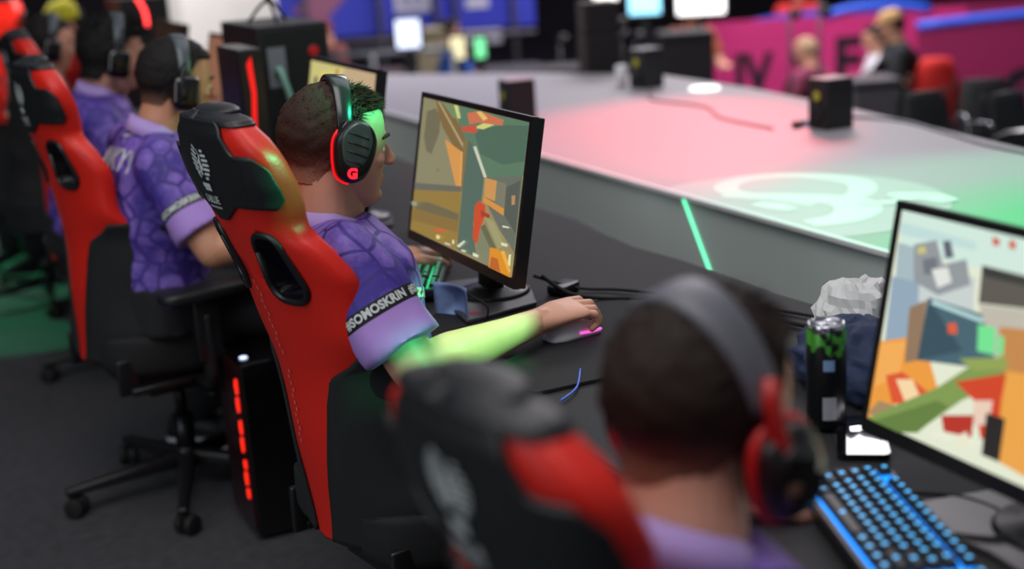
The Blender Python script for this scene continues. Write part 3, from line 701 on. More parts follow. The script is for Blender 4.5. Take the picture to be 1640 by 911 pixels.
def outl(pts, n=1):
    q = []
    for i in range(len(pts)):
        p0, p1, p2, p3 = [V((*pts[(i+k) % len(pts)], 0)) for k in (-1, 0, 1, 2)]
        for k in range(4):
            t = k/4; v = .5*((2*p1)+(p2-p0)*t+(2*p0-5*p1+4*p2-p3)*t*t+(3*p1-p0-3*p2+p3)*t**3); q.append((v.x, v.y))
    return q
ANG = outl([(-.004, .058), (.026, .052), (.041, .025), (.038, -.010), (.022, -.046), (-.006, -.058), (-.030, -.044), (-.038, -.005), (-.034, .030)])
OVAL = outl([(0, .050), (.030, .038), (.040, 0), (.030, -.038), (0, -.050), (-.030, -.038), (-.040, 0), (-.030, .038)])
SQ = outl([(.0, .048), (.034, .042), (.038, 0), (.034, -.042), (0, -.050), (-.034, -.042), (-.038, 0), (-.034, .042)])

SK1 = skin('skin_warm', (214, 158, 132)); SK2 = skin('skin_tan', (190, 134, 104))
main_cfg = dict(hip=(.77, 2.30, .60), head=(.722, 2.285, 1.128), look=(-4, 8, 0), neck=(.685, 2.285, .995), shR=(.675, 2.115, .962), shL=(.68, 2.455, .962),
    armR=((.74, 2.02, .79), (1.02, 2.145, .790), (.97, .10, .10), (-.1, -.15, 1), dict(curl=.80, spread=.08, sc_=1.04)),
    armL=((.74, 2.64, .80), (.985, 2.735, .800), (.80, .55, -.10), (0, 0, 1), dict(curl=.55, spread=.10)),
    kneeR=(1.10, 2.18, .52), kneeL=(1.10, 2.42, .52), footR=(1.10, 2.15, .09), footL=(1.12, 2.45, .09), skin=SK1, seed=3, handvox=.0022, hvox=.0028,
    cufftext='#SOMOSKRIN  #SOMOSKRIN', cuffang=-.05,
    hair=dict(rgb=(52, 34, 26), sk=(200, 146, 120), thick=.011, strands=7500, len=.013, front=2.2, stand=.30, sweep=.35, f0=-.078, f1=.015, low=-.082, reach=.8))
pm, hm, rl = person('player in purple jersey with red-lit headset, gripping a mouse, sharp in the middle', main_cfg)
headset(hm, rl, 'black headset with glossy ear plate, red light and red G mark', dict(tilt=0, outline=ANG, band=mat('band_gloss', (34, 34, 38), .22), cup=PLA, yoke=mat('yoke_gloss', (40, 40, 44), .12, .7), plate=mat('plate_green_light_tint', (60, 84, 76), .3, coat=.4), slits=True,  # green light on the ear plate is tinted into its base colour
    ring=mat('ring_red', (90, 4, 8), .4, emit=(255, 16, 26), es=.9), ringspan=(20, 34), logo=mat('logo_red', (90, 4, 8), .4, emit=(255, 30, 50), es=1.6), cx=.004, cz=.008, dep=.008, bx=-.008, y0=.072, ry=.094, rz=.135, bw=.04))
p2_cfg = dict(hip=(.62, 3.60, .60), head=(.720, 3.565, 1.140), look=(2, 14, 0), neck=(.650, 3.57, 1.015), shR=(.62, 3.40, .96), shL=(.62, 3.75, .97),
    armR=((.70, 3.28, .755), (.97, 3.26, .785), (.98, .15, -.08), (0, 0, 1), dict(curl=.55)),
    armL=((.80, 3.80, .78), (1.02, 3.68, .79), (.9, -.1, -.1), (0, 0, 1), {}),
    kneeR=(1.02, 3.45, .52), kneeL=(1.02, 3.72, .52), footR=(.86, 3.90, .09), footL=(.74, 4.02, .09), skin=SK2, seed=8, sole=WHT, toe=-30,
    cufftext='#SOMOSKRIN  #SOMOSKRIN', cuffang=-.05, backtext=[('FRANKYY', .080, (.52, 3.56, .975), .72), ('8', .055, (.60, 3.55, 1.03), 1)], backdir=((.30, -1, -.05), (.42, .1, 1)),
    hair=dict(rgb=(22, 19, 18), sk=(120, 84, 66), thick=.014, strands=1800, len=.010, stand=.3, f0=-.075, f1=-.01))
p2, hm, rl = person('player in purple jersey with lettered back, black headset, in the chair before last', p2_cfg)
HSB = dict(outline=SQ, band=mat('band_grey', (70, 80, 86), .35), cup=GLS, yoke=PLA, cz=-.02, y0=.070, bw=.045, tilt=-6)
headset(hm, rl, 'gloss black headset with grey band on the player with lettered back', HSB)
p3_cfg = dict(hip=(.60, 4.66, .60), head=(.725, 4.52, 1.15), look=(0, 12, 0), neck=(.67, 4.56, 1.03), shR=(.63, 4.40, .965), shL=(.64, 4.75, .965),
    armR=((.74, 4.32, .77), (.93, 4.50, .79), (.9, .3, -.1), (0, 0, 1), dict(curl=.5)), armL=((.78, 4.84, .77), (1.0, 4.8, .79), (1, -.1, -.1), (0, 0, 1), {}),
    kneeR=(1.04, 4.56, .52), kneeL=(1.04, 4.80, .52), footR=(1.02, 4.56, .09), footL=(1.0, 4.80, .09), skin=SK1, seed=12,
    hair=dict(rgb=(18, 16, 16), sk=(70, 52, 46), thick=.026, strands=2200, len=.034, stand=.8, f0=-.10, f1=-.06, sweep=.25, low=-.08))
p3, hm, rl = person('player in purple jersey with thick bushy black hair, beyond the lettered jersey', p3_cfg)
headset(hm, rl, 'black headset with grey band over bushy black hair', dict(HSB, tilt=0, rz=.145, ry=.104, y0=.078))
p0_cfg = dict(hip=(.62, 1.12, .58), head=(.680, 1.065, 1.025), hs=.95, look=(12, 10, 0), neck=(.625, 1.03, .905), shR=(.66, .87, .80), shL=(.54, 1.18, .82),
    armR=((.78, .70, .70), (.96, .66, .77), (.9, .1, -.1), (0, 0, 1), {}), armL=((.72, 1.32, .74), (.90, 1.36, .775), (.9, .0, -.1), (0, 0, 1), {}),
    kneeR=(1.06, 1.02, .50), kneeL=(1.06, 1.22, .50), footR=(1.05, 1.0, .09), footL=(1.05, 1.25, .09), skin=SK1, seed=21,
    hair=dict(rgb=(36, 25, 20), sk=(150, 104, 84), thick=.016, strands=1500, len=.020, f0=-.055, f1=.01))
p0, hm, rl = person('blurred player nearest the camera with short brown hair and red trimmed headset', p0_cfg)
headset(hm, rl, 'dark headset with red ear ring on the nearest blurred head', dict(outline=OVAL, band=mat('band_charcoal', (92, 92, 100), .45), cup=mat('cup_black_red', (20, 16, 17), .35), yoke=mat('yoke_red', (170, 24, 24), .35), ring=mat('ring_red_plastic', (190, 20, 22), .35), ringspan=(0, 33), ringr=.006, plate=GLS, plateoff=(0, 0), cz=-.035, y0=.074, bw=.055, rz=.135, tilt=-20, cushion=mat('cushion_wine', (80, 20, 26), .6)))

# ------------------------------------------------------------ monitors
def art_mat():
    m = bpy.data.materials.new('screen_picture'); m.use_nodes = True; nt = m.node_tree; b = nt.nodes['Principled BSDF']
    at = nt.nodes.new('ShaderNodeAttribute'); at.attribute_name = 'col'; b.inputs['Base Color'].default_value = (.01, .01, .01, 1); b.inputs['Roughness'].default_value = .35
    nt.links.new(at.outputs['Color'], b.inputs['Emission Color']); b.inputs['Emission Strength'].default_value = .80; return m
ART = art_mat()
def quad_uv(q):      # (TL, TR, BR, BL) -> function (x, y) -> (u right, v down)
    (x0, y0), (x1, y1), (x2, y2), (x3, y3) = q
    dx1, dy1, dx2, dy2 = x1-x2, y1-y2, x3-x2, y3-y2; sx, sy = x0-x1+x2-x3, y0-y1+y2-y3; den = dx1*dy2-dx2*dy1
    g_ = (sx*dy2-dx2*sy)/den; h_ = (dx1*sy-sx*dy1)/den
    m = M(((x1-x0+g_*x1, x3-x0+h_*x3, x0), (y1-y0+g_*y1, y3-y0+h_*y3, y0), (g_, h_, 1))).inverted()
    def f(x, y):
        v = m@V((x, y, 1)); return max(0, min(1, v.x/v.z)), max(0, min(1, v.y/v.z))
    return f
def screen(polys, w_, h_, mx, parent, name='screen'):
    vs = []; fs = []; cols = []
    for k, (c, pts) in enumerate(polys):
        o = len(vs); col = (*lin(c), 1)
        for u, v in pts: vs.append(tuple(mx@V((-.0006-.00012*k, (.5-u)*w_, (1-v)*h_)))); cols.append(col)
        fs.append(list(range(o, o+len(pts))))
    me = bpy.data.meshes.new(name); me.from_pydata(vs, [], fs); me.update()
    a = me.color_attributes.new('col', 'FLOAT_COLOR', 'POINT'); a.data.foreach_set('color', [x for c in cols for x in c])
    return link(name, me, parent, mats=[ART], smooth=False)
MONB = mat('monitor_black', (14, 14, 16), .4)
def monitor(label, loc, polys, w_=.545, h_=.322, bot=.086, tilt=11, plate=True, rz=0):
    t = empty('monitor', loc, rz, label, 'monitor')
    mx = M.Translation((0, 0, bot))@M.Rotation(R(tilt), 4, 'Y')
    g = G()
    bz = .011; bb = .020
    for y0, y1, z0, z1 in ((-w_/2, w_/2, 0, bb), (-w_/2, w_/2, h_-bz, h_), (-w_/2, -w_/2+bz, bb, h_-bz), (w_/2-bz, w_/2, bb, h_-bz)): g.box(-.003, .010, y0, y1, z0, z1, mx)
    g.obj('bezel', MONB, t, smooth=False)
    g = G(); g.box(.004, .024, -w_/2+.001, w_/2-.001, .001, h_-.001, mx); g.loft([[mx@V((.024, sy*(w_/2-.02), .02 if sz < 0 else h_-.03)) for sy, sz in ((-1, -1), (1, -1), (1, 1), (-1, 1))], [mx@V((.050, sy*(w_/2-.10), .06 if sz < 0 else h_-.09)) for sy, sz in ((-1, -1), (1, -1), (1, 1), (-1, 1))]])
    g.obj('back_cover', MONB, t, smooth=False, bevel=.002)
    screen(polys, w_-2*bz, h_-bz-bb, mx@M.Translation((-.001, 0, bb)), t)
    g = G(); g.box(.055, .085, -.035, .035, .012, .33, M.Rotation(R(4), 4, 'Y')); g.box(.03, .07, -.05, .05, .20, .28, mx.copy()@M.Translation((0, 0, -.06))); st = g.obj('stand_column', MONB, t, bevel=.004)
    g = G(); g.lathe([(.002, 0), (.075, 0), (.078, .004), (.072, .009), (.045, .012), (.04, .018), (.002, .018)], (.075, 0, .006), 32); g.obj('stand_disc', PLA, st)
    if plate:
        g = G(); g.prism([(-.055, -.16), (.115, -.125), (.16, 0), (.115, .125), (-.055, .16), (-.035, 0)], 0, .008); p = g.obj('stand_plate', mat('plate_charcoal', (66, 64, 68), .38), t, bevel=.002, smooth=False)
        g = G(); g.add([(-.030, -.128, .0085), (-.008, -.134, .0085), (-.014, -.110, .0085), (-.026, -.106, .0085)], [(0, 1, 2, 3)]); g.add([(-.036, -.100, .0085), (-.022, -.112, .0085), (-.006, -.140, .0085), (-.018, -.118, .0085)], [(0, 1, 2, 3)]); g.obj('red_mark', mat('red_print', (150, 30, 36), .5), p, smooth=False)
    return t
FULL = [(0, 0), (1, 0), (1, 1), (0, 1)]
q = quad_uv(((97, 60), (553, 165), (483, 828), (38, 632)))
def A(c, *pts): return (c, [q(*p) for p in pts])
main_art = [((148, 138, 98), FULL),
    A((140, 136, 102), (97, 60), (190, 80), (200, 250), (240, 440), (55, 430)), A((112, 108, 84), (112, 120), (150, 108), (172, 140), (165, 215), (130, 305), (108, 290), (98, 230)), A((122, 118, 90), (150, 370), (168, 362), (160, 382)),
    A((128, 104, 62), (150, 72), (205, 95), (262, 190), (288, 268), (272, 312), (225, 265), (180, 190)), A((176, 160, 118), (160, 80), (168, 80), (275, 268), (268, 275)),
    A((216, 152, 78), (190, 240), (275, 300), (262, 452), (238, 440)), A((232, 170, 100), (262, 290), (277, 302), (264, 452), (256, 450)),
    A((150, 124, 58), (57, 440), (262, 452), (250, 716), (38, 632)), A((104, 106, 92), (58, 428), (264, 440), (262, 464), (56, 458)), A((112, 104, 74), (56, 512), (120, 512), (200, 540), (252, 560), (250, 590), (180, 572), (60, 540)),
    A((138, 112, 56), (56, 540), (180, 572), (250, 592), (248, 640), (46, 590)),
    A((92, 124, 98), (225, 90), (553, 165), (532, 390), (470, 420), (372, 402), (318, 265), (285, 255)), A((78, 108, 90), (318, 205), (440, 178), (552, 180), (536, 330), (440, 345), (345, 300)),
    A((84, 108, 94), (290, 235), (318, 268), (362, 402), (352, 500), (315, 600), (330, 745), (245, 712), (268, 452)), A((132, 112, 66), (272, 248), (294, 240), (268, 460), (262, 460)),
    A((206, 208, 184), (315, 270), (328, 268), (374, 398), (362, 402)), A((206, 208, 184), (466, 414), (514, 393), (520, 404), (470, 424)),
    A((118, 140, 100), (180, 82), (240, 96), (262, 150), (230, 150)), A((206, 210, 130), (232, 92), (250, 96), (262, 150), (248, 150)), A((210, 206, 128), (318, 190), (402, 150), (446, 160), (360, 196)), A((200, 84, 62), (264, 186), (332, 178), (330, 214), (272, 206)), A((204, 116, 80), (290, 128), (345, 118), (445, 155), (440, 180), (340, 168), (300, 175)), A((228, 190, 110), (330, 122), (350, 120), (380, 150), (360, 160)),
    A((106, 112, 98), (370, 402), (530, 392), (500, 720), (430, 620), (362, 482)), A((206, 150, 84), (370, 402), (420, 414), (412, 502), (364, 482)), A((126, 124, 104), (420, 414), (460, 425), (452, 530), (412, 502)), A((214, 148, 66), (362, 482), (452, 532), (450, 563), (362, 505)), A((86, 94, 84), (462, 440), (522, 410), (505, 640), (452, 560)), A((186, 140, 96), (484, 476), (500, 474), (498, 514), (484, 516)),
    A((206, 78, 40), (326, 522), (345, 500), (372, 520), (372, 560), (352, 612), (336, 692), (318, 664)), A((168, 62, 40), (350, 540), (392, 560), (390, 574), (356, 570)),
    A((128, 132, 104), (336, 692), (356, 606), (420, 700), (398, 792), (326, 742)), A((160, 158, 112), (368, 566), (410, 592), (456, 690), (430, 706)), A((104, 106, 76), (352, 612), (372, 600), (420, 700), (402, 720)),
    A((222, 144, 36), (394, 700), (428, 706), (470, 748), (483, 828), (388, 790)), A((236, 176, 70), (440, 716), (456, 712), (484, 800), (476, 812)), A((186, 100, 40), (400, 740), (428, 748), (440, 806), (392, 790)),
    A((226, 84, 52), (152, 624), (198, 634), (196, 644), (152, 634)), A((236, 226, 150), (160, 652), (176, 656), (174, 672), (160, 668)), A((230, 232, 200), (232, 672), (238, 672), (240, 690), (230, 688)), A((226, 228, 200), (198, 684), (222, 692), (222, 697), (198, 690)), A((216, 222, 196), (250, 698), (284, 672), (288, 680), (262, 706)), A((226, 228, 200), (272, 712), (292, 718), (290, 724), (272, 720)), A((230, 232, 200), (322, 724), (346, 736), (344, 746), (322, 738)), A((220, 222, 190), (444, 676), (472, 684), (470, 696), (446, 690)), A((236, 230, 170), (478, 730), (488, 726), (484, 780), (474, 770)), A((222, 222, 200), (450, 604), (478, 610), (478, 616), (450, 612)), A((150, 160, 140), (52, 510), (78, 512), (76, 530), (54, 526))]
monitor('sharp monitor showing an olive and orange shooter game, before the green-lit player', (1.03, 2.5225, .741), main_art)
q = quad_uv(((1443, 332), (2050, 465), (1945, 925), (1390, 668)))
near_art = [((232, 238, 214), FULL), A((214, 238, 226), (1443, 332), (1640, 375), (1640, 440), (1440, 400)), A((196, 226, 222), (1440, 352), (1560, 382), (1560, 396), (1440, 372)),
    A((170, 190, 196), (1437, 385), (1490, 400), (1500, 470), (1460, 560), (1425, 545)), A((150, 172, 190), (1428, 440), (1470, 450), (1462, 548), (1416, 545)), A((206, 214, 212), (1470, 430), (1560, 440), (1556, 500), (1470, 480)),
    A((150, 156, 160), (1462, 388), (1498, 380), (1508, 420), (1545, 410), (1552, 452), (1500, 470), (1462, 448)), A((116, 120, 128), (1476, 412), (1498, 408), (1500, 436), (1478, 436)), A((206, 196, 130), (1468, 392), (1480, 390), (1482, 402), (1468, 404)), A((230, 232, 226), (1490, 428), (1516, 424), (1522, 448), (1500, 458)), A((96, 102, 116), (1508, 382), (1520, 380), (1526, 408), (1512, 410)),
    A((210, 92, 60), (1588, 372), (1600, 378), (1598, 388), (1588, 386)), A((210, 92, 60), (1616, 376), (1626, 382), (1624, 394), (1614, 390)),
    A((242, 160, 66), (1410, 545), (1476, 535), (1500, 620), (1446, 640), (1384, 668)), A((248, 176, 90), (1412, 548), (1450, 545), (1440, 600), (1402, 618)),
    A((150, 122, 96), (1456, 490), (1484, 478), (1470, 575), (1448, 580)), A((74, 104, 116), (1486, 474), (1600, 508), (1588, 590), (1468, 575)), A((58, 84, 96), (1486, 474), (1540, 560), (1468, 575)), A((190, 226, 226), (1494, 478), (1576, 508), (1572, 514), (1490, 484)), A((228, 96, 60), (1516, 516), (1530, 514), (1532, 532), (1518, 532)),
    A((96, 92, 84), (1572, 420), (1660, 440), (1660, 492), (1566, 482)), A((60, 60, 58), (1572, 420), (1660, 446), (1660, 456), (1576, 438)), A((196, 190, 176), (1566, 484), (1660, 494), (1660, 600), (1600, 588)), A((240, 168, 76), (1604, 560), (1700, 580), (1700, 800), (1590, 735)), A((200, 140, 80), (1600, 520), (1660, 526), (1660, 600), (1600, 590)),
    A((120, 232, 150), (1566, 516), (1594, 522), (1592, 566), (1564, 560)), A((120, 232, 150), (1598, 534), (1608, 536), (1606, 568), (1596, 564)),
    A((226, 88, 50), (1420, 600), (1446, 594), (1486, 626), (1470, 650), (1430, 644)), A((252, 220, 170), (1436, 606), (1462, 606), (1474, 634), (1450, 642)), A((170, 140, 100), (1410, 640), (1440, 650), (1420, 668), (1390, 660)),
    A((132, 158, 84), (1392, 668), (1430, 650), (1500, 620), (1560, 580), (1612, 592), (1600, 612), (1540, 640), (1470, 690), (1440, 694)), A((104, 132, 66), (1400, 674), (1440, 660), (1500, 640), (1520, 650), (1470, 692), (1440, 694)), A((150, 168, 88), (1536, 572), (1612, 570), (1614, 588), (1560, 592)),
    A((214, 72, 40), (1530, 610), (1612, 596), (1604, 640), (1596, 720), (1570, 700), (1560, 640)), A((238, 210, 190), (1560, 640), (1590, 640), (1584, 680), (1556, 680)), A((186, 56, 40), (1508, 664), (1560, 664), (1556, 700), (1512, 690)), A((40, 38, 36), (1580, 660), (1610, 670), (1600, 740), (1572, 728)), A((240, 236, 210), (1530, 700), (1548, 690), (1556, 714), (1536, 716)), A((240, 240, 220), (1490, 688), (1520, 698), (1518, 706), (1490, 698))]
monitor('large blurred monitor cut by the right edge showing a green gun and orange wall', (1.13, 1.1075, .741), near_art, h_=.312, bot=.064)
p2_art = [((196, 186, 140), FULL), ((206, 196, 128), [(.0, 0), (.55, 0), (.55, .5), (0, .6)]), ((196, 172, 136), [(.55, 0), (1, 0), (1, .7), (.5, .6)]), ((222, 208, 110), [(.18, .08), (.5, .04), (.5, .30), (.2, .34)]), ((100, 104, 86), [(.08, .14), (.14, .14), (.12, .28), (.06, .26)]), ((190, 110, 70), [(.42, .03), (.46, .03), (.45, .10), (.42, .10)]), ((120, 110, 90), [(0, .6), (1, .7), (1, 1), (0, 1)])]
monitor('monitor with a pale yellow picture, half hidden behind the brown-haired head', (1.06, 3.4225, .741), p2_art, bot=.105)
monitor('narrow looking monitor with brown picture beside the red-lit slim tower', (1.06, 4.60, .741), [((120, 82, 66), FULL), ((140, 96, 74), [(0, 0), (.6, 0), (.5, .6), (0, .7)]), ((84, 60, 54), [(.5, .5), (1, .4), (1, 1), (.4, 1)])], bot=.115)
monitor('far dark monitor with a dim red mark on its picture', (1.10, 5.75, .741), [((34, 16, 20), FULL), ((120, 20, 26), [(.3, .3), (.62, .25), (.66, .55), (.36, .6)]), ((34, 16, 20), [(.38, .36), (.56, .33), (.58, .5), (.42, .52)])], bot=.115)
g = G(); g.prism(rr(.07, .045, .012), 0, .018); tag(g.obj('power_adapter', PLA, None, (1.235, 2.455, .742), .5, bevel=.003), 'small black block lit green beside the foot of the sharp monitor', 'adapter')

# ------------------------------------------------------------ keyboards, mice, pads
def keyboard(label, loc, rz, glow, gs, cap, case):
    t = empty('keyboard', loc, rz, label, 'keyboard')
    g = G(); g.loft([[V((x, y, z)) for x, y in rr(.365+e, .132+e, .008)] for z, e in ((0, -.004), (.004, 0), (.014, 0), (.018, -.003))]); g.obj('case', case, t, smooth=False)
    g = G(); g.box(-.176, .176, -.058, .058, .0181, .0188); g.obj('backlight', mat('backlight_'+glow[0], glow[1], .5, emit=glow[1], es=gs), t, smooth=False)
    rows = [(.050, [1]*1+[None]+[1]*4+[None*0 if False else 1]*4+[1]*4), (.028, [1]*13+[2]), (.0095, [1.5]+[1]*12+[1.5]), (-.009, [1.75]+[1]*11+[2.25]), (-.0275, [2.25]+[1]*10+[2.75]), (-.046, [1.25, 1.25, 1.25, 6.25, 1.25, 1.25, 1.25, 1.25])]
    protos = {}
    for yc, ks in rows:
        x = -.172; tot = sum((k or 1) for k in ks); u = .285/tot
        ks2 = [(x0, k) for x0, k in zip([x+u*sum((kk or 1) for kk in ks[:i]) for i in range(len(ks))], ks) if k]
        extra = [(x+.298+.0185*i, 1) for i in range(3)] if yc > -.015 or yc < -.04 else [(x+.298+.0185, 1)]
        for (x0, k), uu in [(a, u) for a in ks2]+[(a, .0185) for a in extra]:
            w_ = k*uu-.0022; key = round(w_, 3)
            if key not in protos:
                g = G(); g.loft([[V((px, py, z)) for px, py in rr(w_-e, .0165-e, .002, 2)] for z, e in ((0, 0), (.002, 0), (.0085, .0045), (.009, .006))])
                g.m = 1; g.add([(-.0028, -.003, .0092), (.0028, -.003, .0092), (.0028, .003, .0092), (-.0028, .003, .0092)], [(0, 1, 2, 3)])
                protos[key] = g.mesh('key')
                protos[key].materials.append(cap); protos[key].materials.append(mat('legend_'+glow[0], glow[1], .5, emit=tuple(min(255, c+70) for c in glow[1]), es=gs*.8))
            o = bpy.data.objects.new('key', protos[key]); C.objects.link(o); o.parent = t; o.location = (x0+w_/2, yc, .020)
    return t
keyboard('black keyboard glowing blue at the lower right corner', (1.008, 1.175, .752), R(70)+PI, ('blue', (20, 130, 235)), 1.5, mat('keycap_dark', (34, 36, 42), .45), mat('case_dark', (26, 27, 31), .4))
keyboard('keyboard with green and violet glow under the left hand of the sharp player', (1.02, 2.735, .752), R(63)+PI, ('green', (30, 190, 120)), .8, mat('keycap_black', (20, 20, 24), .4), mat('case_violet_black', (34, 26, 48), .4))
keyboard('dark keyboard in front of the player with lettered back', (.975, 3.64, .752), R(95)+PI, ('red', (200, 30, 30)), .5, mat('keycap_black', (20, 20, 24), .4), mat('case_dark', (26, 27, 31), .4))
def mouse(label, loc, rz, m1, glow=None):
    t = empty('mouse', loc, rz, label, 'mouse'); g = G(); secs = []
    for x, w_, h_ in ((-.062, .012, .010), (-.055, .024, .022), (-.03, .032, .035), (0, .030, .039), (.03, .029, .032), (.052, .026, .022), (.060, .016, .012)):
        secs.append([V((x, w_*math.copysign(abs(math.cos(a))**.75, math.cos(a)), max(0, h_*math.sin(a)))) for a in [PI*k/16 for k in range(17)]]+[V((x, w_*(1-2*k/5), 0)) for k in range(1, 5)])
    g.loft(secs); b = g.obj('shell', m1, t)
    g = G(); g.cyl((.036, -.004, .029), (.036, .004, .029), .010, n=16); g.obj('scroll_wheel', RUB, b)
    t.scale = (.92, .9, .86)
    if glow: g = G(); g.tube([(.0, .031, .012), (.03, .030, .010), (.055, .022, .008)], .003, 8, sub=3); g.tube([(.0, -.031, .012), (.03, -.030, .010), (.055, -.022, .008)], .003, 8, sub=3); g.obj('side_light', glow, b)
    return t
mouse('white mouse with pink side light under the right hand of the sharp player', (1.10, 2.16, .747), R(6), WHT, mat('pink_light', (255, 120, 220), .4, emit=(255, 90, 210), es=.9))
mouse('dark mouse under the hand seen beyond the neck of the sharp player', (1.06, 3.27, .747), R(8), PLA)
mouse('mouse with green glow under the hand beside the lettered jersey', (.99, 4.54, .747), R(8), PLA, mat('green_light', (40, 240, 150), .4, emit=(40, 240, 150), es=2))
def pad(label, loc, sx, sy, rz=0):
    g = G(); g.prism(rr(sx, sy, .02), 0, .005); tag(g.obj('mouse_pad', mat('pad_cloth', (22, 21, 24), .85, bump=.1, bscale=600), None, loc, rz, smooth=False), label, 'mouse pad')
pad('black mouse pad under the white mouse', (1.10, 2.13, .7415), .40, .42)
pad('black mouse pad under the dark mouse', (1.07, 3.05, .7415), .30, .30)

# cables
def cable(label, pts, r, m=RUB, sub=6, name='cable'):
    g = G(); g.tube(pts, r, 8, sub=sub); return tag(g.obj(name, m), label, 'cable')
cable('thick black cable running from the sharp monitor along the desk', [(1.16, 2.40, .80), (1.20, 2.36, .765), (1.26, 2.34, .750), (1.33, 2.28, .748), (1.40, 2.10, .748), (1.47, 1.95, .748), (1.50, 1.7, .748), (1.50, 1.3, .748)], .0045)
cable('thin black cable beside the thick one behind the sharp monitor', [(1.18, 2.48, .78), (1.26, 2.44, .749), (1.34, 2.36, .747), (1.44, 2.16, .747), (1.53, 1.95, .747), (1.54, 1.6, .747)], .0035)
cable('thin wire across the desk from the left keyboard hand', [(1.10, 2.80, .747), (1.04, 3.0, .747), (1.0, 3.1, .747), (1.12, 3.3, .747)], .003)
cable('looped keyboard wire in front of the near monitor', [(1.09, 1.30, .760), (1.13, 1.29, .748), (1.18, 1.23, .748), (1.18, 1.15, .748), (1.13, 1.12, .752), (1.09, 1.16, .750)], .003)
cable('blue mouse wire on the desk by the nearest head', [(1.02, 1.98, .747), (.97, 1.90, .747), (.92, 1.86, .747)], .002, mat('blue_wire', (60, 110, 220), .4))

# energy drink can, phone, tissue, jacket, mask, cloth
t = empty('drink_can', (1.200, 1.545, .742), R(200), 'tall dark drink can with green splash and silver rim near the right monitor', 'can')
def can_mat():
    m = mat('can_print', (20, 22, 24), .3, .3); nt = m.node_tree; L = nt.links.new; N = nt.nodes.new
    tc = N('ShaderNodeTexCoord'); n = N('ShaderNodeTexNoise'); n.inputs['Scale'].default_value = 40; L(tc.outputs['Object'], n.inputs['Vector'])
    sp = N('ShaderNodeSeparateXYZ'); L(tc.outputs['Object'], sp.inputs[0]); mr = N('ShaderNodeMapRange'); mr.inputs[1].default_value = .085; mr.inputs[2].default_value = .14; mr.inputs[3].default_value = -.2; mr.inputs[4].default_value = .10; L(sp.outputs['Z'], mr.inputs[0])
    ad = N('ShaderNodeMath'); L(n.outputs['Fac'], ad.inputs[0]); L(mr.outputs[0], ad.inputs[1])
    r = N('ShaderNodeValToRGB'); r.color_ramp.elements[0].position = .55; r.color_ramp.elements[0].color = (*lin((20, 22, 24)), 1); r.color_ramp.elements[1].position = .62; r.color_ramp.elements[1].color = (*lin((70, 150, 50)), 1); L(ad.outputs[0], r.inputs['Fac']); L(r.outputs['Color'], nt.nodes['Principled BSDF'].inputs['Base Color']); return m
g = G(); g.lathe([(.002, .003), (.022, .003), (.0245, 0), (.029, .008), (.029, .148), (.026, .156)], n=36); g.obj('can_body', can_mat(), t)
g = G(); g.lathe([(.0285, .147), (.0265, .156), (.0268, .160), (.0255, .162), (.024, .158), (.001, .157)], n=36); g.obj('can_rim', CHR, t)
g = G(); g.tube([(-.014, 0, .1595), (-.004, .006, .160), (.006, 0, .160), (-.004, -.006, .160), (-.014, 0, .1595)], .0015, 6, sub=4); g.obj('pull_tab', CHR, t)
def canpatch(a0, a1, z0, z1, name, m):
    g = G(); vs = []; fs = []
    for i in range(9):
        a = R(a0+(a1-a0)*i/8); vs += [(.0295*math.cos(a), .0295*math.sin(a), z0), (.0295*math.cos(a), .0295*math.sin(a), z1)]
        if i: fs.append((2*i-2, 2*i, 2*i+1, 2*i-1))
    g.add(vs, fs); g.obj(name, m, t, smooth=False)
canpatch(22, 62, .020, .055, 'white_label', mat('label_grey', (150, 152, 158), .5)); canpatch(24, 56, .095, .112, 'blue_label', mat('label_blue', (120, 150, 190), .5))
t = empty('phone', (1.205, 1.475, .742), R(-35), 'dark phone with a bright white lit corner by the can', 'phone')
g = G(); g.prism(rr(.072, .15, .01), 0, .009); g.obj('phone_body', GLS, t, smooth=False)
g = G(); g.add([(x, y, .0094) for x, y in ((.03, .045), (.03, .07), (.018, .07), (.008, .035), (-.012, .028), (-.012, .012), (.02, .014))], [tuple(range(7))]); g.obj('lit_mark', mat('white_glow', (255, 250, 255), .4, emit=(255, 245, 255), es=2.5), t, smooth=False)
def crumple(name, label, cat, c, r, m, seed, amp=.35, flat=0, n=40, freq=3.0):
    g = G(); rings = []
    for i in range(1, n):
        th = PI*i/n; ring = []
        for k in range(n*2):
            ph = PI*k/n; d = V((math.sin(th)*math.cos(ph), math.sin(th)*math.sin(ph), math.cos(th)))
            a = 1+amp*(1-2*abs(noise.noise(d*freq+V((seed, 0, 0)))))*.6+amp*.5*abs(noise.noise(d*freq*2.3+V((0, seed, 0))))
            p = V((d.x*r[0]*a, d.y*r[1]*a, d.z*r[2]*a)); p.z = max(p.z, -r[2]*.55); ring.append(p)
        rings.append(ring)
    g.loft(rings); return tag(g.obj(name, m, None, c, smooth=name != 'tissue'), label, cat)
crumple('tissue', 'crumpled white tissue on the desk behind the can', 'tissue', (1.49, 1.83, .785), (.060, .065, .066), mat('tissue_white', (205, 205, 204), .8), 2, .42, freq=1.5, n=18)
crumple('jacket', 'folded navy blue jacket on the desk behind the can', 'jacket', (1.38, 1.66, .772), (.09, .12, .055), cloth('navy_cloth', (28, 42, 74)), 5, .45, freq=2.0)
t = empty('face_mask', (.985, 2.440, .768), R(20), 'blue and lilac face mask with black ear loop on the desk behind the forearm', 'mask')
g = G(); rows = []
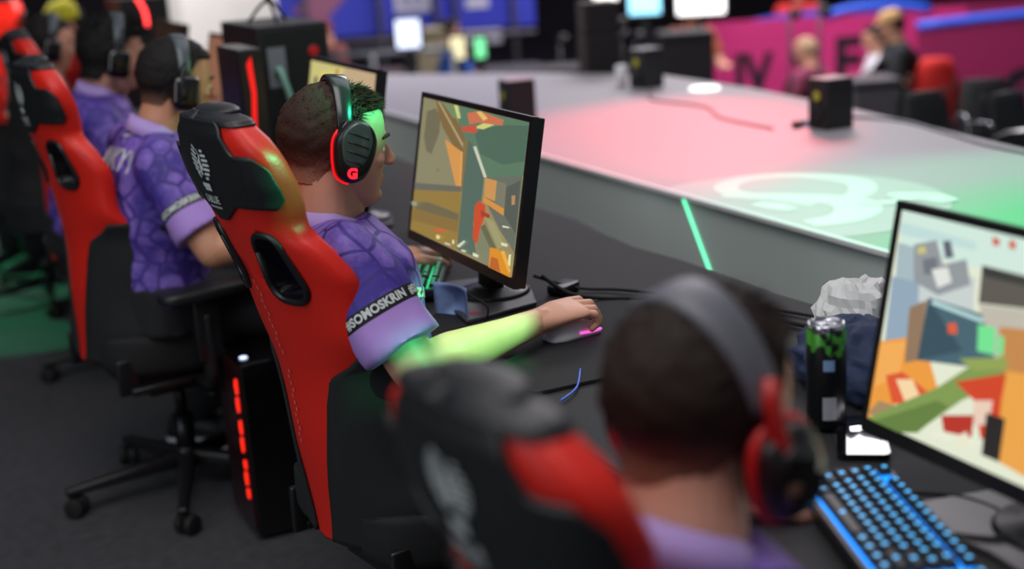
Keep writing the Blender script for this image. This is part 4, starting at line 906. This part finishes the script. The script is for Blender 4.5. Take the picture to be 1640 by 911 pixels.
for i in range(9):
    rows.append([V((-.01+.022*math.cos(PI*(j/16-.5))*math.cos(PI*(i/8-.5)*.8), -.048+.096*j/16, -.038+.075*i/8)) for j in range(17)]+[V((-.012+.022*math.cos(PI*(j/16-.5))*math.cos(PI*(i/8-.5)*.8), -.048+.096*j/16, -.038+.075*i/8)) for j in range(16, -1, -1)])
g.loft(rows); g.obj('mask_body', mat('mask_print', (140, 170, 220), .7, mottle=.4, mscale=24), t)
g = G(); g.tube([(-.008, -.048, .025), (.008, -.085, .0), (-.0, -.075, -.035), (-.01, -.046, -.033)], .0022, 8, sub=6); g.obj('ear_loop', RUB, t)

# ------------------------------------------------------------ computers
t = empty('computer_case', (1.19, 4.31, .742), 0, 'large black computer case standing on the desk, back turned to the camera', 'computer')
g = G(); g.box(-.11, .11, -.22, .22, .012, .483); case = g.obj('housing', mat('case_black', (30, 30, 33), .5), t, smooth=False, bevel=.004)
g = G(); g.box(-.098, .098, -.2225, -.2195, .03, .465); rp = g.obj('rear_panel', mat('rear_panel', (16, 18, 18), .5), t, smooth=False)
g = G(); g.lathe([(.001, 0), (.016, 0), (.016, .003), (.013, .004), (.001, .004)], n=24); g.xf(M.Translation((.06, -.2225, .40))@M.Rotation(R(90), 4, 'X')); g.obj('rear_fan', mat('fan_red', (90, 10, 14), .5, emit=(220, 20, 30), es=.22), rp)
for i in range(7): g = G(); g.box(-.08, .01, -.2245, -.222, .06+i*.022, .072+i*.022); g.obj('slot_cover', MET, rp, smooth=False)
g = G(); g.box(-.085, -.03, -.225, -.222, .30, .42); g.obj('port_plate', GRY, rp, smooth=False)
for sx in (-1, 1): g = G(); g.box(sx*.08-.015, sx*.08+.015, -.2, .2, 0, .012); g.obj('foot', RUB, t, smooth=False)
cable('pale green-lit braided cables hanging from the back of the large case', [(1.13, 4.085, 1.08), (1.12, 4.02, 1.10), (1.135, 3.99, 1.02), (1.15, 4.00, .93), (1.12, 4.03, .84), (1.10, 4.02, .75)], .010, mat('cable_green_light_tint', (120, 170, 150), .5))  # green light on the cables is mixed into their colour
cable('thin dark cable looping down from the large case', [(1.20, 4.085, 1.0), (1.22, 4.03, .97), (1.20, 4.0, .85), (1.10, 3.98, .752), (1.0, 3.9, .75)], .004)
t = empty('slim_computer', (.965, 3.87, .742), 0, 'slim black tower with an angled red light strip beside the brown monitor', 'computer')
g = G(); g.box(-.035, .035, -.12, .12, 0, .450); g.obj('housing', PLA, t, smooth=False, bevel=.006)
g = G(); pts = [(-.012, .41), (.002, .43), (.006, .33), (-.014, .10), (-.026, .10), (-.006, .33)]; g.add([(x, -.1215, z) for x, z in pts]+[(x, -.119, z) for x, z in pts], [tuple(range(6)), tuple(range(11, 5, -1))]+[(i, (i+1) % 6, 6+(i+1) % 6, 6+i) for i in range(6)]); g.obj('light_strip', mat('strip_red', (60, 4, 4), .4, emit=(255, 24, 24), es=.9), t, smooth=False)
t = empty('red_lit_computer', (1.22, 6.75, .742), 0, 'far computer with a curved red and white light at the top of the photo', 'computer')
g = G(); g.box(-.11, .11, -.2, .2, 0, .50); g.obj('housing', PLA, t, smooth=False, bevel=.006)
g = G(); g.tube([(-.03, -.205, .50), (-.01, -.205, .46), (0, -.205, .42), (.0, -.205, .37)], .009, 8, sub=5); g.obj('light_strip', mat('strip_pink', (255, 60, 60), .4, emit=(255, 60, 60), es=3), t)
# floor tower with hexagon lights
t = empty('floor_computer', (.905, 3.33, 0), R(0), 'black tower on the floor with a column of red lit hexagons', 'computer')
g = G(); g.box(-.19, .19, -.115, .115, .012, .475); g.obj('housing', GLS, t, smooth=False, bevel=.006)
for sx in (-1, 1): g = G(); g.box(sx*.15-.02, sx*.15+.02, -.09, .09, 0, .013); g.obj('foot', RUB, t, smooth=False)
fp = G(); fp.box(-.196, -.189, -.112, .112, .03, .465); fp = fp.obj('front_mesh', mat('front_wine', (40, 8, 12), .35, coat=.3), t, smooth=False)
z = .435
for i, (h_, y0) in enumerate(((.045, -.085), (.045, -.080), (.042, -.083), (.045, -.079), (.028, -.084), (.042, -.079), (.030, -.083))):
    if i in (2, 4): z -= .012
    w_ = .022; g = G(); pts = [(y0-w_*.5, z-h_*.1), (y0-w_*.2, z), (y0+w_*.4, z-h_*.12), (y0+w_*.6, z-h_*.55), (y0+w_*.2, z-h_), (y0-w_*.4, z-h_*.85)]
    g.add([(-.1985, y, zz) for y, zz in pts]+[(-.1955, y, zz) for y, zz in pts], [tuple(range(6)), tuple(range(11, 5, -1))]+[(k, (k+1) % 6, 6+(k+1) % 6, 6+k) for k in range(6)])
    g.obj('hexagon_light', red_e('hex_red', 1.3), fp, smooth=False); z -= h_+.004
g = G(); g.lathe([(.006, 0), (.010, 0), (.010, .002), (.006, .002)], n=20); g.xf(M.Translation((-.165, -.06, .476))); g.obj('power_button', mat('button_glow', (220, 230, 255), .4, emit=(200, 215, 255), es=1.5), t)

# ------------------------------------------------------------ on the stage
SPK = mat('speaker_black', (22, 22, 25), .55)
def cube_speaker(label, loc, rz):
    t = empty('stage_speaker', loc, rz, label, 'speaker')
    g = G(); g.box(-.058, .058, -.052, .052, 0, .172); g.obj('cabinet', SPK, t, smooth=False, bevel=.006)
    g = G(); g.box(-.054, .054, -.048, .048, .1725, .1745); g.obj('lit_top_sheet', mat('top_light_paint', (180, 178, 182), .35), t, smooth=False, bevel=.001)  # pale sheet stands in for light falling on the black top
    g = G(); g.lathe([(.002, 0), (.030, 0), (.034, .004), (.034, .0), (.038, 0), (.038, .006), (.002, .002)], n=24); g.xf(M.Translation((-.058, 0, .055))@M.Rotation(R(-90), 4, 'Y')); g.obj('woofer', RUB, t)
    g = G(); g.lathe([(.014, 0), (.018, 0), (.018, .003), (.014, .003)], n=20); g.xf(M.Translation((-.0585, .0, .115))@M.Rotation(R(-90), 4, 'Y')); g.obj('tweeter_ring', mat('ring_yellow', (170, 170, 40), .5), t)
cube_speaker('black cube speaker nearest on the stage, cables at its foot', (3.005, 3.84, .7205), R(0))
cube_speaker('black cube speaker with bright top farther back beside a white cup', (3.16, 5.34, .7205), R(10))
cube_speaker('black cube speaker rising behind the top of the sharp monitor', (2.26, 4.80, .7205), R(-4))
t = empty('cabinet_speaker', (3.34, 6.10, .7205), R(-15), 'tall brown black loudspeaker cabinet at the far corner of the stage', 'speaker')
g = G(); g.box(-.09, .09, -.085, .085, 0, .185); g.box(-.088, .088, -.083, .083, .19, .345); g.obj('cabinet', mat('cabinet_brown', (34, 24, 26), .6), t, smooth=False, bevel=.006)
g = G(); g.box(-.08, .08, -.088, -.085, .01, .175); g.box(-.08, .08, -.086, -.083, .2, .335); g.obj('grille', mat('grille', (20, 16, 18), .8, bump=.4, bscale=500), t, smooth=False)
t = empty('cup', (3.09, 5.44, .7205), 0, 'white cup standing left of the far cube speaker', 'cup')
g = G(); g.lathe([(.001, 0), (.022, 0), (.030, .09), (.027, .09), (.02, .006), (.001, .006)], n=24); g.obj('cup_body', WHT, t)
g = G(); g.lathe([(.001, .099), (.024, .099), (.031, .094), (.031, .088), (.028, .088)], n=24); g.obj('lid', WHT, t)
g = G(); g.lathe([(.001, 0), (.066, 0), (.068, .004), (.060, .010), (.001, .010)], n=36); tag(g.obj('floor_light_disc', mat('disc_glow', (255, 255, 250), .3, emit=(255, 252, 245), es=1.5), None, (3.29, 5.07, .7205)), 'glowing white round disc lying on the stage', 'light')
cable('dark cable running along the far edge of the stage', [(3.06, 3.9, .724), (3.18, 3.95, .724), (3.24, 3.75, .724), (3.17, 3.45, .724), (3.10, 3.2, .724), (3.06, 2.9, .724), (2.95, 2.4, .724)], .006, GRY)
cable('faint cable between the two cube speakers on the stage', [(3.14, 5.26, .724), (2.95, 4.95, .724), (2.98, 4.6, .724), (2.86, 4.3, .724), (2.84, 3.95, .724)], .005, mat('cable_pinkgrey', (130, 110, 116), .6))
t = empty('plug', (2.93, 3.93, .7205), R(30), 'black plug with pale adapter beside the nearest cube speaker', 'plug')
g = G(); g.box(-.02, .02, -.014, .014, 0, .022); g.cyl((.02, 0, .010), (.045, 0, .006), .008, .004); g.obj('plug_body', PLA, t, bevel=.003)
g = G(); g.prism(rr(.05, .03, .006), 0, .02, M.Translation((.055, -.02, 0))); g.obj('pale_adapter', mat('pale_blue', (150, 160, 185), .5), t, smooth=False)

# ------------------------------------------------------------ the hall behind
PINK = mat('pink_banner', (205, 45, 120), .6); PINKD = mat('magenta_banner', (150, 28, 84), .6); INK = mat('banner_black', (22, 14, 26), .6); BLU = mat('blue_banner', (52, 62, 190), .6); BLUL = mat('blue_lip', (40, 90, 220), .5)
def wall_mx(a, b, z):     # frame with x along the panel (left to right), y up, origin in the middle of its lower edge
    a = V((*a, z)); b = V((*b, z)); x = (b-a).normalized(); m = M((x, V((0, 0, 1)), x.cross(V((0, 0, 1))))).transposed().to_4x4(); m.translation = (a+b)/2; return m, (b-a).length
def barrier(label, a, b, top_z, m, texts, lip=None, group=None):
    t = empty('barrier', ((a[0]+b[0])/2, (a[1]+b[1])/2, -1), 0, label, 'barrier'); mx, L = wall_mx(a, b, -1); mx = M.Translation(-t.location)@mx; H = top_z+1
    g = G(); g.box(-L/2, L/2, 0, H, -.04, 0, mx); p = g.obj('panel', m, t, smooth=False)
    for s, size, x, y, sx in texts: textbox(s, size, mx@M.Translation((x, y, .006)), 'lettering', INK, p, bold=.022, sx=sx)
    if lip: g = G(); pts = [mx@V((lip[0]*L, H+lip[2]*math.sin(PI*k/12)*1.0, -.02)) if False else mx@V((-L/2+(lip[0]+(lip[1]-lip[0])*k/12)*L, H+lip[2]*math.sin(PI*k/12), -.02)) for k in range(13)]; g.tube(pts, .045, 8); g.obj('blue_lip', BLUL, t)
    return t
barrier('bright pink barrier with black letters, left of the man in the cap', (7.27, 11.15), (9.5, 10.1), .40, PINK, [('IV', .52, -.80, .88, .8), ('S', .62, -.30, .90, .9), ('F', .62, .10, .94, .9)], (.45, .86, .07))
barrier('magenta barrier with large black letters and blue rim at the right edge', (8.37, 9.49), (10.6, 8.35), .345, PINKD, [('V', .62, -.96, .58, .9), ('I', .62, -.66, .60, 1.0), ('O', .70, -.26, .66, 1.0), ('N', .66, .30, .70, 1.0)], (0, 1, .05))
barrier('dark magenta barrier far behind at the top right', (10.9, 12.9), (13.6, 11.6), .19, PINKD, [])
g = G(); mx, L = wall_mx((7.75, 11.6), (9.8, 10.6), .22); g.loft([[mx@V((x, -.3, z)), mx@V((x, .20*math.sqrt(max(.02, 1-(2*x/L)**2)), z))] + [mx@V((x, .20*math.sqrt(max(.02, 1-(2*x/L)**2)), z+.05)), mx@V((x, -.3, z+.05))] for z in (0,) for x in [L*(-.5+k/20) for k in range(21)]])
tag(g.obj('blue_arch', BLUL, smooth=False), 'blue arched board behind the seated man in white', 'board')
# blue backdrop
t = empty('blue_backdrop', (5.1, 13.3, -1), 0, 'blue printed backdrop with white letters hung on a frame, top of the photo', 'backdrop'); mx, L = wall_mx((3.7, 13.95), (6.25, 12.72), -1); mx = M.Translation(-t.location)@mx
g = G(); g.box(-L/2, L/2, 1.42, 4.0, -.02, 0, mx); p = g.obj('print', BLU, t, smooth=False)
g = G(); g.box(-.0, .36, 1.62, 1.95, 0, .006, mx); p2_ = g.obj('white_patch', mat('patch_white', (205, 205, 220), .6), p, smooth=False)
textbox('ES', .26, mx@M.Translation((.18, 1.76, .009)), 'lettering', mat('letter_grey', (150, 150, 190), .6), p2_, bold=.01)
g = G(); g.box(.72, .95, 1.62, 1.72, 0, .006, mx); g.box(.66, 1.06, 1.26, 1.40, 0, .006, mx); g.obj('white_strip', mat('patch_white', (205, 205, 220), .6), p, smooth=False)
g = G(); g.add([mx@V(q) for q in ((-1.05, 1.7, .006), (-.5, 2.1, .006), (-.2, 2.1, .006), (-.75, 1.55, .006))], [(0, 1, 2, 3)]); g.obj('print_swoosh', mat('swoosh_orange', (150, 90, 120), .6), p, smooth=False)
for x in (-.9, -.15, .42, .62, 1.2): g = G(); g.cyl(mx@V((x, 0, .05)), mx@V((x, 4.0, .05)), .025); g.obj('upright_pole', mat('pole_grey', (96, 92, 104), .5), t)
for y in (1.36, 1.02): g = G(); g.cyl(mx@V((-L/2, y, .08)), mx@V((L/2, y, .08)), .022); g.obj('rail', mat('pole_grey', (96, 92, 104), .5), t)
# barrier rail near the blue backdrop
t = empty('metal_railing', (3.75, 11.0, -1), 0, 'pale metal railing below the blue backdrop', 'railing')
for z in (1.46, 1.0): g = G(); g.cyl((-.55, .3, z), (.75, -.35, z), .026); g.obj('rail', GRY, t)
for x in (-.5, .1, .7): g = G(); g.cyl((x, -.5*x, 0), (x, -.5*x, 1.46), .024); g.obj('post', GRY, t)
# white column
g = G(); g.box(1.98, 2.62, 9.3, 9.8, -1, 5); tag(g.obj('column', mat('column_white', (205, 200, 198), .7, mottle=.03), smooth=False), 'white square column behind the computers at the top left', 'column')
# lit displays
def display(label, c, w_, h_, col, es, yaw=200):
    t = empty('lit_display', (c[0], c[1], -1), R(yaw), label, 'display')
    g = G(); zc = c[2]+1; g.box(-.02, .03, -w_/2-.02, w_/2+.02, zc-h_/2-.02, zc+h_/2+.02); g.obj('frame', PLA, t, smooth=False)
    g = G(); g.box(.031, .034, -w_/2, w_/2, zc-h_/2, zc+h_/2); g.obj('screen', mat('lit_'+'_'.join(map(str, col)), col, .5, emit=col, es=es), t, smooth=False)
    g = G(); g.box(-.03, -.0, -.03, .03, 0, zc); g.box(-.2, .2, -.2, .2, 0, .02); g.obj('stand', PLA, t, smooth=False)
display('blank glowing white display at the top of the photo, right of centre', (6.70, 10.35, .78), .41, .42, (255, 255, 252), 1.6, 236)
display('pale cyan glowing display left of the blank white one', (6.25, 10.55, .80), .27, .40, (150, 225, 255), 1.3, 238)
display('small white glowing display above the loudspeaker cabinet', (5.95, 10.7, .86), .20, .26, (255, 250, 245), 1.3, 238)
display('bluish white glowing display left of the man in blue', (3.63, 9.5, .72), .17, .20, (215, 225, 255), 1.1, 246)
display('small green glowing display right of the man in blue', (4.66, 10.55, .46), .08, .16, (120, 230, 160), .9, 240)
display('cream glowing display beside the small green one', (4.50, 10.65, .47), .12, .18, (235, 225, 180), .8, 240)
def lampball(label, c, col, r=.03):
    t = empty('stage_lamp', c, 0, label, 'lamp')
    g = G(); g.ell((0, 0, 0), (r, r, r)); g.obj('lens', mat('lens_'+'_'.join(map(str, col)), col, .4, emit=col, es=1.4), t)
    g = G(); g.lathe([(.001, -.06), (.035, -.055), (.045, 0), (.040, .0), (.03, -.05), (.001, -.05)]); g.xf(M.Rotation(R(90), 4, 'X')@M.Rotation(PI, 4, 'Y')); g.obj('housing', PLA, t)
    g = G(); g.cyl((0, .05, -.02), (0, .05, -1-c[2]), .012); g.obj('stand_pole', PLA, t)
for lb, px in (('small pinkish white lamp above the far cube speaker', ((4.98, 8.73, .62), (255, 200, 225))), ('violet lamp right of the pinkish one', ((5.09, 8.70, .60), (190, 60, 255))), ('lilac lamp left of the loudspeaker cabinet', ((4.55, 8.85, .62), (190, 170, 255))), ('red lamp above the pinkish white lamp', ((4.98, 8.75, .71), (240, 40, 60))), ('pink lamp right of the blank white display', ((6.35, 8.55, .66), (240, 170, 250))), ('pale blue lamp far right of the blank display', ((6.55, 8.45, .67), (170, 190, 255))), ('teal lamp above the cap man', ((7.05, 9.1, .80), (70, 200, 220)))): lampball(lb, *px)
# dark block of equipment in the middle distance
def road_case(label, c, s_, m, rz=0):
    t = empty('road_case', c, rz, label, 'case'); g = G(); g.box(-s_[0]/2, s_[0]/2, -s_[1]/2, s_[1]/2, 0, s_[2]); b = g.obj('case_body', m, t, smooth=False, bevel=.01)
    for z in (s_[2]*.97, s_[2]*.62): g = G(); g.box(-s_[0]/2-.006, s_[0]/2+.006, -s_[1]/2-.006, s_[1]/2+.006, z-.012, z+.012); g.obj('metal_trim', MET, b, smooth=False)
road_case('grey road case in front of the standing man in the cap', (5.81, 7.02, -1), (.30, .30, 1.36), mat('case_grey', (92, 86, 92), .5), R(-20))
road_case('tall dark road case behind the far cube speaker', (5.16, 8.2, -1), (.36, .3, 1.66), mat('case_dark2', (34, 28, 34), .6), R(-22))
road_case('beige tall case behind the man in blue', (4.52, 11.3, -1), (.25, .25, 1.60), mat('case_beige', (170, 160, 130), .7), R(-22))
road_case('dark equipment case at the left rear edge of the stage', (3.75, 7.55, -1), (.75, .35, 1.60), mat('case_dark2', (34, 28, 34), .6), R(-28))
road_case('dark wine road case just behind the far left stage edge', (2.75, 8.2, -1), (.6, .4, 1.62), mat('case_wine', (48, 20, 28), .7), R(-26))
# far people
def simple(label, at, z0, face, sit, shirt, sk, hair, arm=0, s_=1.0, lean=0, hatted=None):
    a = R(face); f = V((math.cos(a), math.sin(a), 0)); l = V((-f.y, f.x, 0)); B = V((at[0], at[1], 0))
    P = lambda x, y, z: tuple(B+f*x+l*y+V((0, 0, z)))
    if sit: hz, kn, ft = (.50 if sit is True else sit), (.42, (.47 if sit is True else sit-.02)), (.42, .08)
    else: hz, kn, ft = .93, (.03, .50), (0, .08)
    n_ = hz+.50; L_ = lean
    fr = (.34+L_, hz+.20+arm) if True else None
    cfg = dict(hip=P(0, 0, hz), head=P(L_+.03, 0, n_+.125), look=(face, 14, 0), neck=P(L_-.01, 0, n_), shR=P(L_-.01, -.17, n_-.05), shL=P(L_-.01, .17, n_-.05),
        armR=(P(L_+.06, -.24, n_-.30), P(fr[0], -.14, fr[1]), tuple(f), (0, 0, 1)), armL=(P(L_+.06, .24, n_-.30), P(fr[0], .14, fr[1]), tuple(f), (0, 0, 1)),
        kneeR=P(kn[0], -.11, kn[1]), kneeL=P(kn[0], .11, kn[1]), footR=P(ft[0], -.12, ft[1]), footL=P(ft[0], .12, ft[1]), skin=sk, seed=int(abs(at[0]*31+at[1]*17)) % 90+30,
        shirt=shirt, hvox=.008, handvox=.006, svox=.015, vox=.012, hair=hair, toe=face, sole=RUB)
    b, hm, rl = person(label, cfg); b.location.z = z0; return b, hm
SKF = skin('skin_far', (205, 150, 125)); dark_h = dict(rgb=(24, 20, 20), strands=300)
b, hm = simple('standing man in a straw coloured cap and black jacket beyond the stage', (6.87, 7.95), -1, 150, False, cloth('black_jacket', (22, 26, 30)), SKF, dict(rgb=(30, 24, 20), strands=100), lean=.05)
g = G(); g.lathe([(.001, .075), (.06, .07), (.088, .045), (.094, .0), (.096, -.012), (.001, -.01)], n=28); g.xf(hm@M.Translation((-.005, 0, .058))); cap = g.obj('cap', mat('cap_straw', (190, 150, 100), .8), b)
g = G(); g.prism([(.05+.085*math.cos(t_), .07*math.sin(t_)) for t_ in [2*PI*k/20 for k in range(20)]], -.008, .0); g.xf(hm@M.Translation((-.005, 0, .056))); g.obj('cap_brim', mat('cap_straw', (190, 150, 100), .8), cap)
g = G(); rings = []
for i in range(9):
    k = i/8; rings.append([V((.10*math.cos(t_)*(1-.2*k), .15*math.sin(t_)*(.7+.5*math.sin(PI*k)), .52-.52*k)) for t_ in [2*PI*q/16 for q in range(16)]])
g.loft(rings); bag = tag(g.obj('red_bag', cloth('red_bag_cloth', (200, 30, 24)), None, (6.98, 7.72, -.20), R(60)), 'bright red bag hanging behind the man in the cap', 'bag')
simple('seated man with dark hair in a white shirt beyond the stage', (7.38, 8.70), -1, 150, .755, cloth('white_shirt', (205, 205, 212)), SKF, dark_h, lean=.08, arm=.1)
simple('blond person in a maroon top seen from behind beyond the stage', (6.85, 9.02), -1, 120, .68, cloth('maroon_top', (122, 44, 74)), SKF, dict(rgb=(170, 140, 110), strands=300), lean=.0)
simple('man in a blue shirt with face lit by small displays beyond the stage', (4.58, 11.25), -1, 10, False, cloth('blue_shirt', (34, 84, 170)), SKF, dark_h, lean=.08)
simple('person in reddish brown clothes in front of the blue backdrop', (4.0, 12.6), -1, 200, False, cloth('rust_top', (130, 70, 70)), SKF, dict(rgb=(120, 60, 40), strands=200))
simple('person in orange brown clothes left of the blank white display', (6.75, 10.6), -1, 260, False, cloth('orange_top', (170, 90, 60)), SKF, dark_h)
simple('person in a red top behind the pink barrier', (8.9, 11.9), -1, 220, False, cloth('red_top', (190, 34, 30)), SKF, dark_h)
simple('person in dark clothes at the top right corner', (10.3, 9.75), -1, 230, False, cloth('dark_top', (50, 50, 50)), SKF, dark_h)
simple('person with a maroon bag top below the blue backdrop', (3.9, 10.6), -1, 200, .62, cloth('maroon_top', (122, 44, 74)), SKF, dark_h)
b, hm = simple('person in a black shirt with hand at the mouth at the left edge', (.55, 5.72), 0, 0, True, cloth('black_shirt', (20, 20, 22)), SKF, dark_h, lean=.10, arm=.36)
rl = V((b.location.x, b.location.y, 0)); headset(hm, rl, 'black headset on the person in a black shirt', dict(HSB, tilt=0))
b, hm = simple('person in a red top with a yellow cap at the top left', (.95, 7.05), 0, 200, True, cloth('red_top', (190, 34, 30)), SKF, dark_h, lean=.0)
g = G(); g.lathe([(.001, .085), (.05, .08), (.084, .05), (.094, .0), (.094, -.02), (.001, -.02)], n=28); g.xf(hm@M.Translation((-.005, 0, .045))); g.obj('cap', mat('cap_yellow', (190, 180, 30), .8), b)
# second riser and its dark chairs
g = G(); g.box(3.62, 5.0, 1.5, 4.9, -1, -.02); struct(g.obj('trim_riser_far', MATT, smooth=False))
def fold_chair(label, c, rz):
    t = empty('padded_chair', c, rz, label, 'chair')
    g = G(); secs = []
    for v in range(9):
        k = v/8; secs.append([V((-.20-.10*k+.02*math.cos(q_), .20*math.sin(q_)*(1-.25*k*k), .44+.36*k)) for q_ in [2*PI*i/20 for i in range(20)]])
    g.loft(secs); g.obj('backrest', BLK, t); t.scale = (.8, .62, .78)
    g = G(); g.loft([[V((x, y, z)) for x, y in rr(.42+e, .42+e, .08)] for z, e in ((.40, -.02), (.42, 0), (.45, 0), (.465, -.03))]); g.obj('seat', BLK, t)
    for s_ in (1, -1):
        g = G(); g.tube([(-.32, s_*.20, .82), (-.22, s_*.21, .44), (.05, s_*.21, .40), (.22, s_*.21, .0)], .012, 8, sub=4); g.obj('frame_tube', MET, t)
        g = G(); g.tube([(.18, s_*.20, .42), (-.05, s_*.20, .38), (-.26, s_*.20, .0)], .012, 8, sub=4); g.obj('leg', CHR, t)
        g = G(); g.tube([(-.24, s_*.22, .56), (-.10, s_*.23, .62), (.10, s_*.23, .62), (.14, s_*.22, .45)], .011, 8, sub=4); g.obj('armrest', CHR, t)
    return t
for lb, c, rz in (('black chrome framed chair leftmost of the row beyond the stage', (4.25, 4.58, 0), 262), ('black chrome framed chair second in the row beyond the stage', (4.62, 4.72, 0), 240), ('black chrome framed chair third in the row beyond the stage', (4.50, 4.28, 0), 275), ('black chrome framed chair cut by the right edge beyond the stage', (4.42, 3.98, 0), 250)):
    fold_chair(lb, c, R(rz))
# camera tripod on the large computer
t = empty('tripod_camera', (1.17, 4.25, 1.2255), 0, 'small black camera on a mini tripod on top of the large case', 'camera')
for a in (30, 150, 270): g = G(); g.tube([(0, 0, .07), (.03*math.cos(R(a)), .03*math.sin(R(a)), .05), (.07*math.cos(R(a)), .07*math.sin(R(a)), .004)], .005, 8, sub=3); g.obj('leg', PLA, t)
g = G(); g.box(-.04, .04, -.025, .025, .08, .13); g.cyl((0, 0, .06), (0, 0, .085), .012); g.cyl((-.04, 0, .105), (-.065, 0, .105), .02); g.obj('camera_body', PLA, t, bevel=.005)
area('column_fill', (.6, 8.0, 2.6), (2.3, 9.4, 1.2), .5, 110, (1, .98, .96))  # fill light added only to brighten the white column
area('banner_wash', (6.0, 8.5, 2.6), (7.9, 10.6, -.3), 1.0, 45, (1, .95, 1), 2.0)
spot('pink_glow_on_far_desk', (1.6, 6.2, 2.2), (1.0, 5.3, .75), 26, 16, (1, .1, .2), .8)
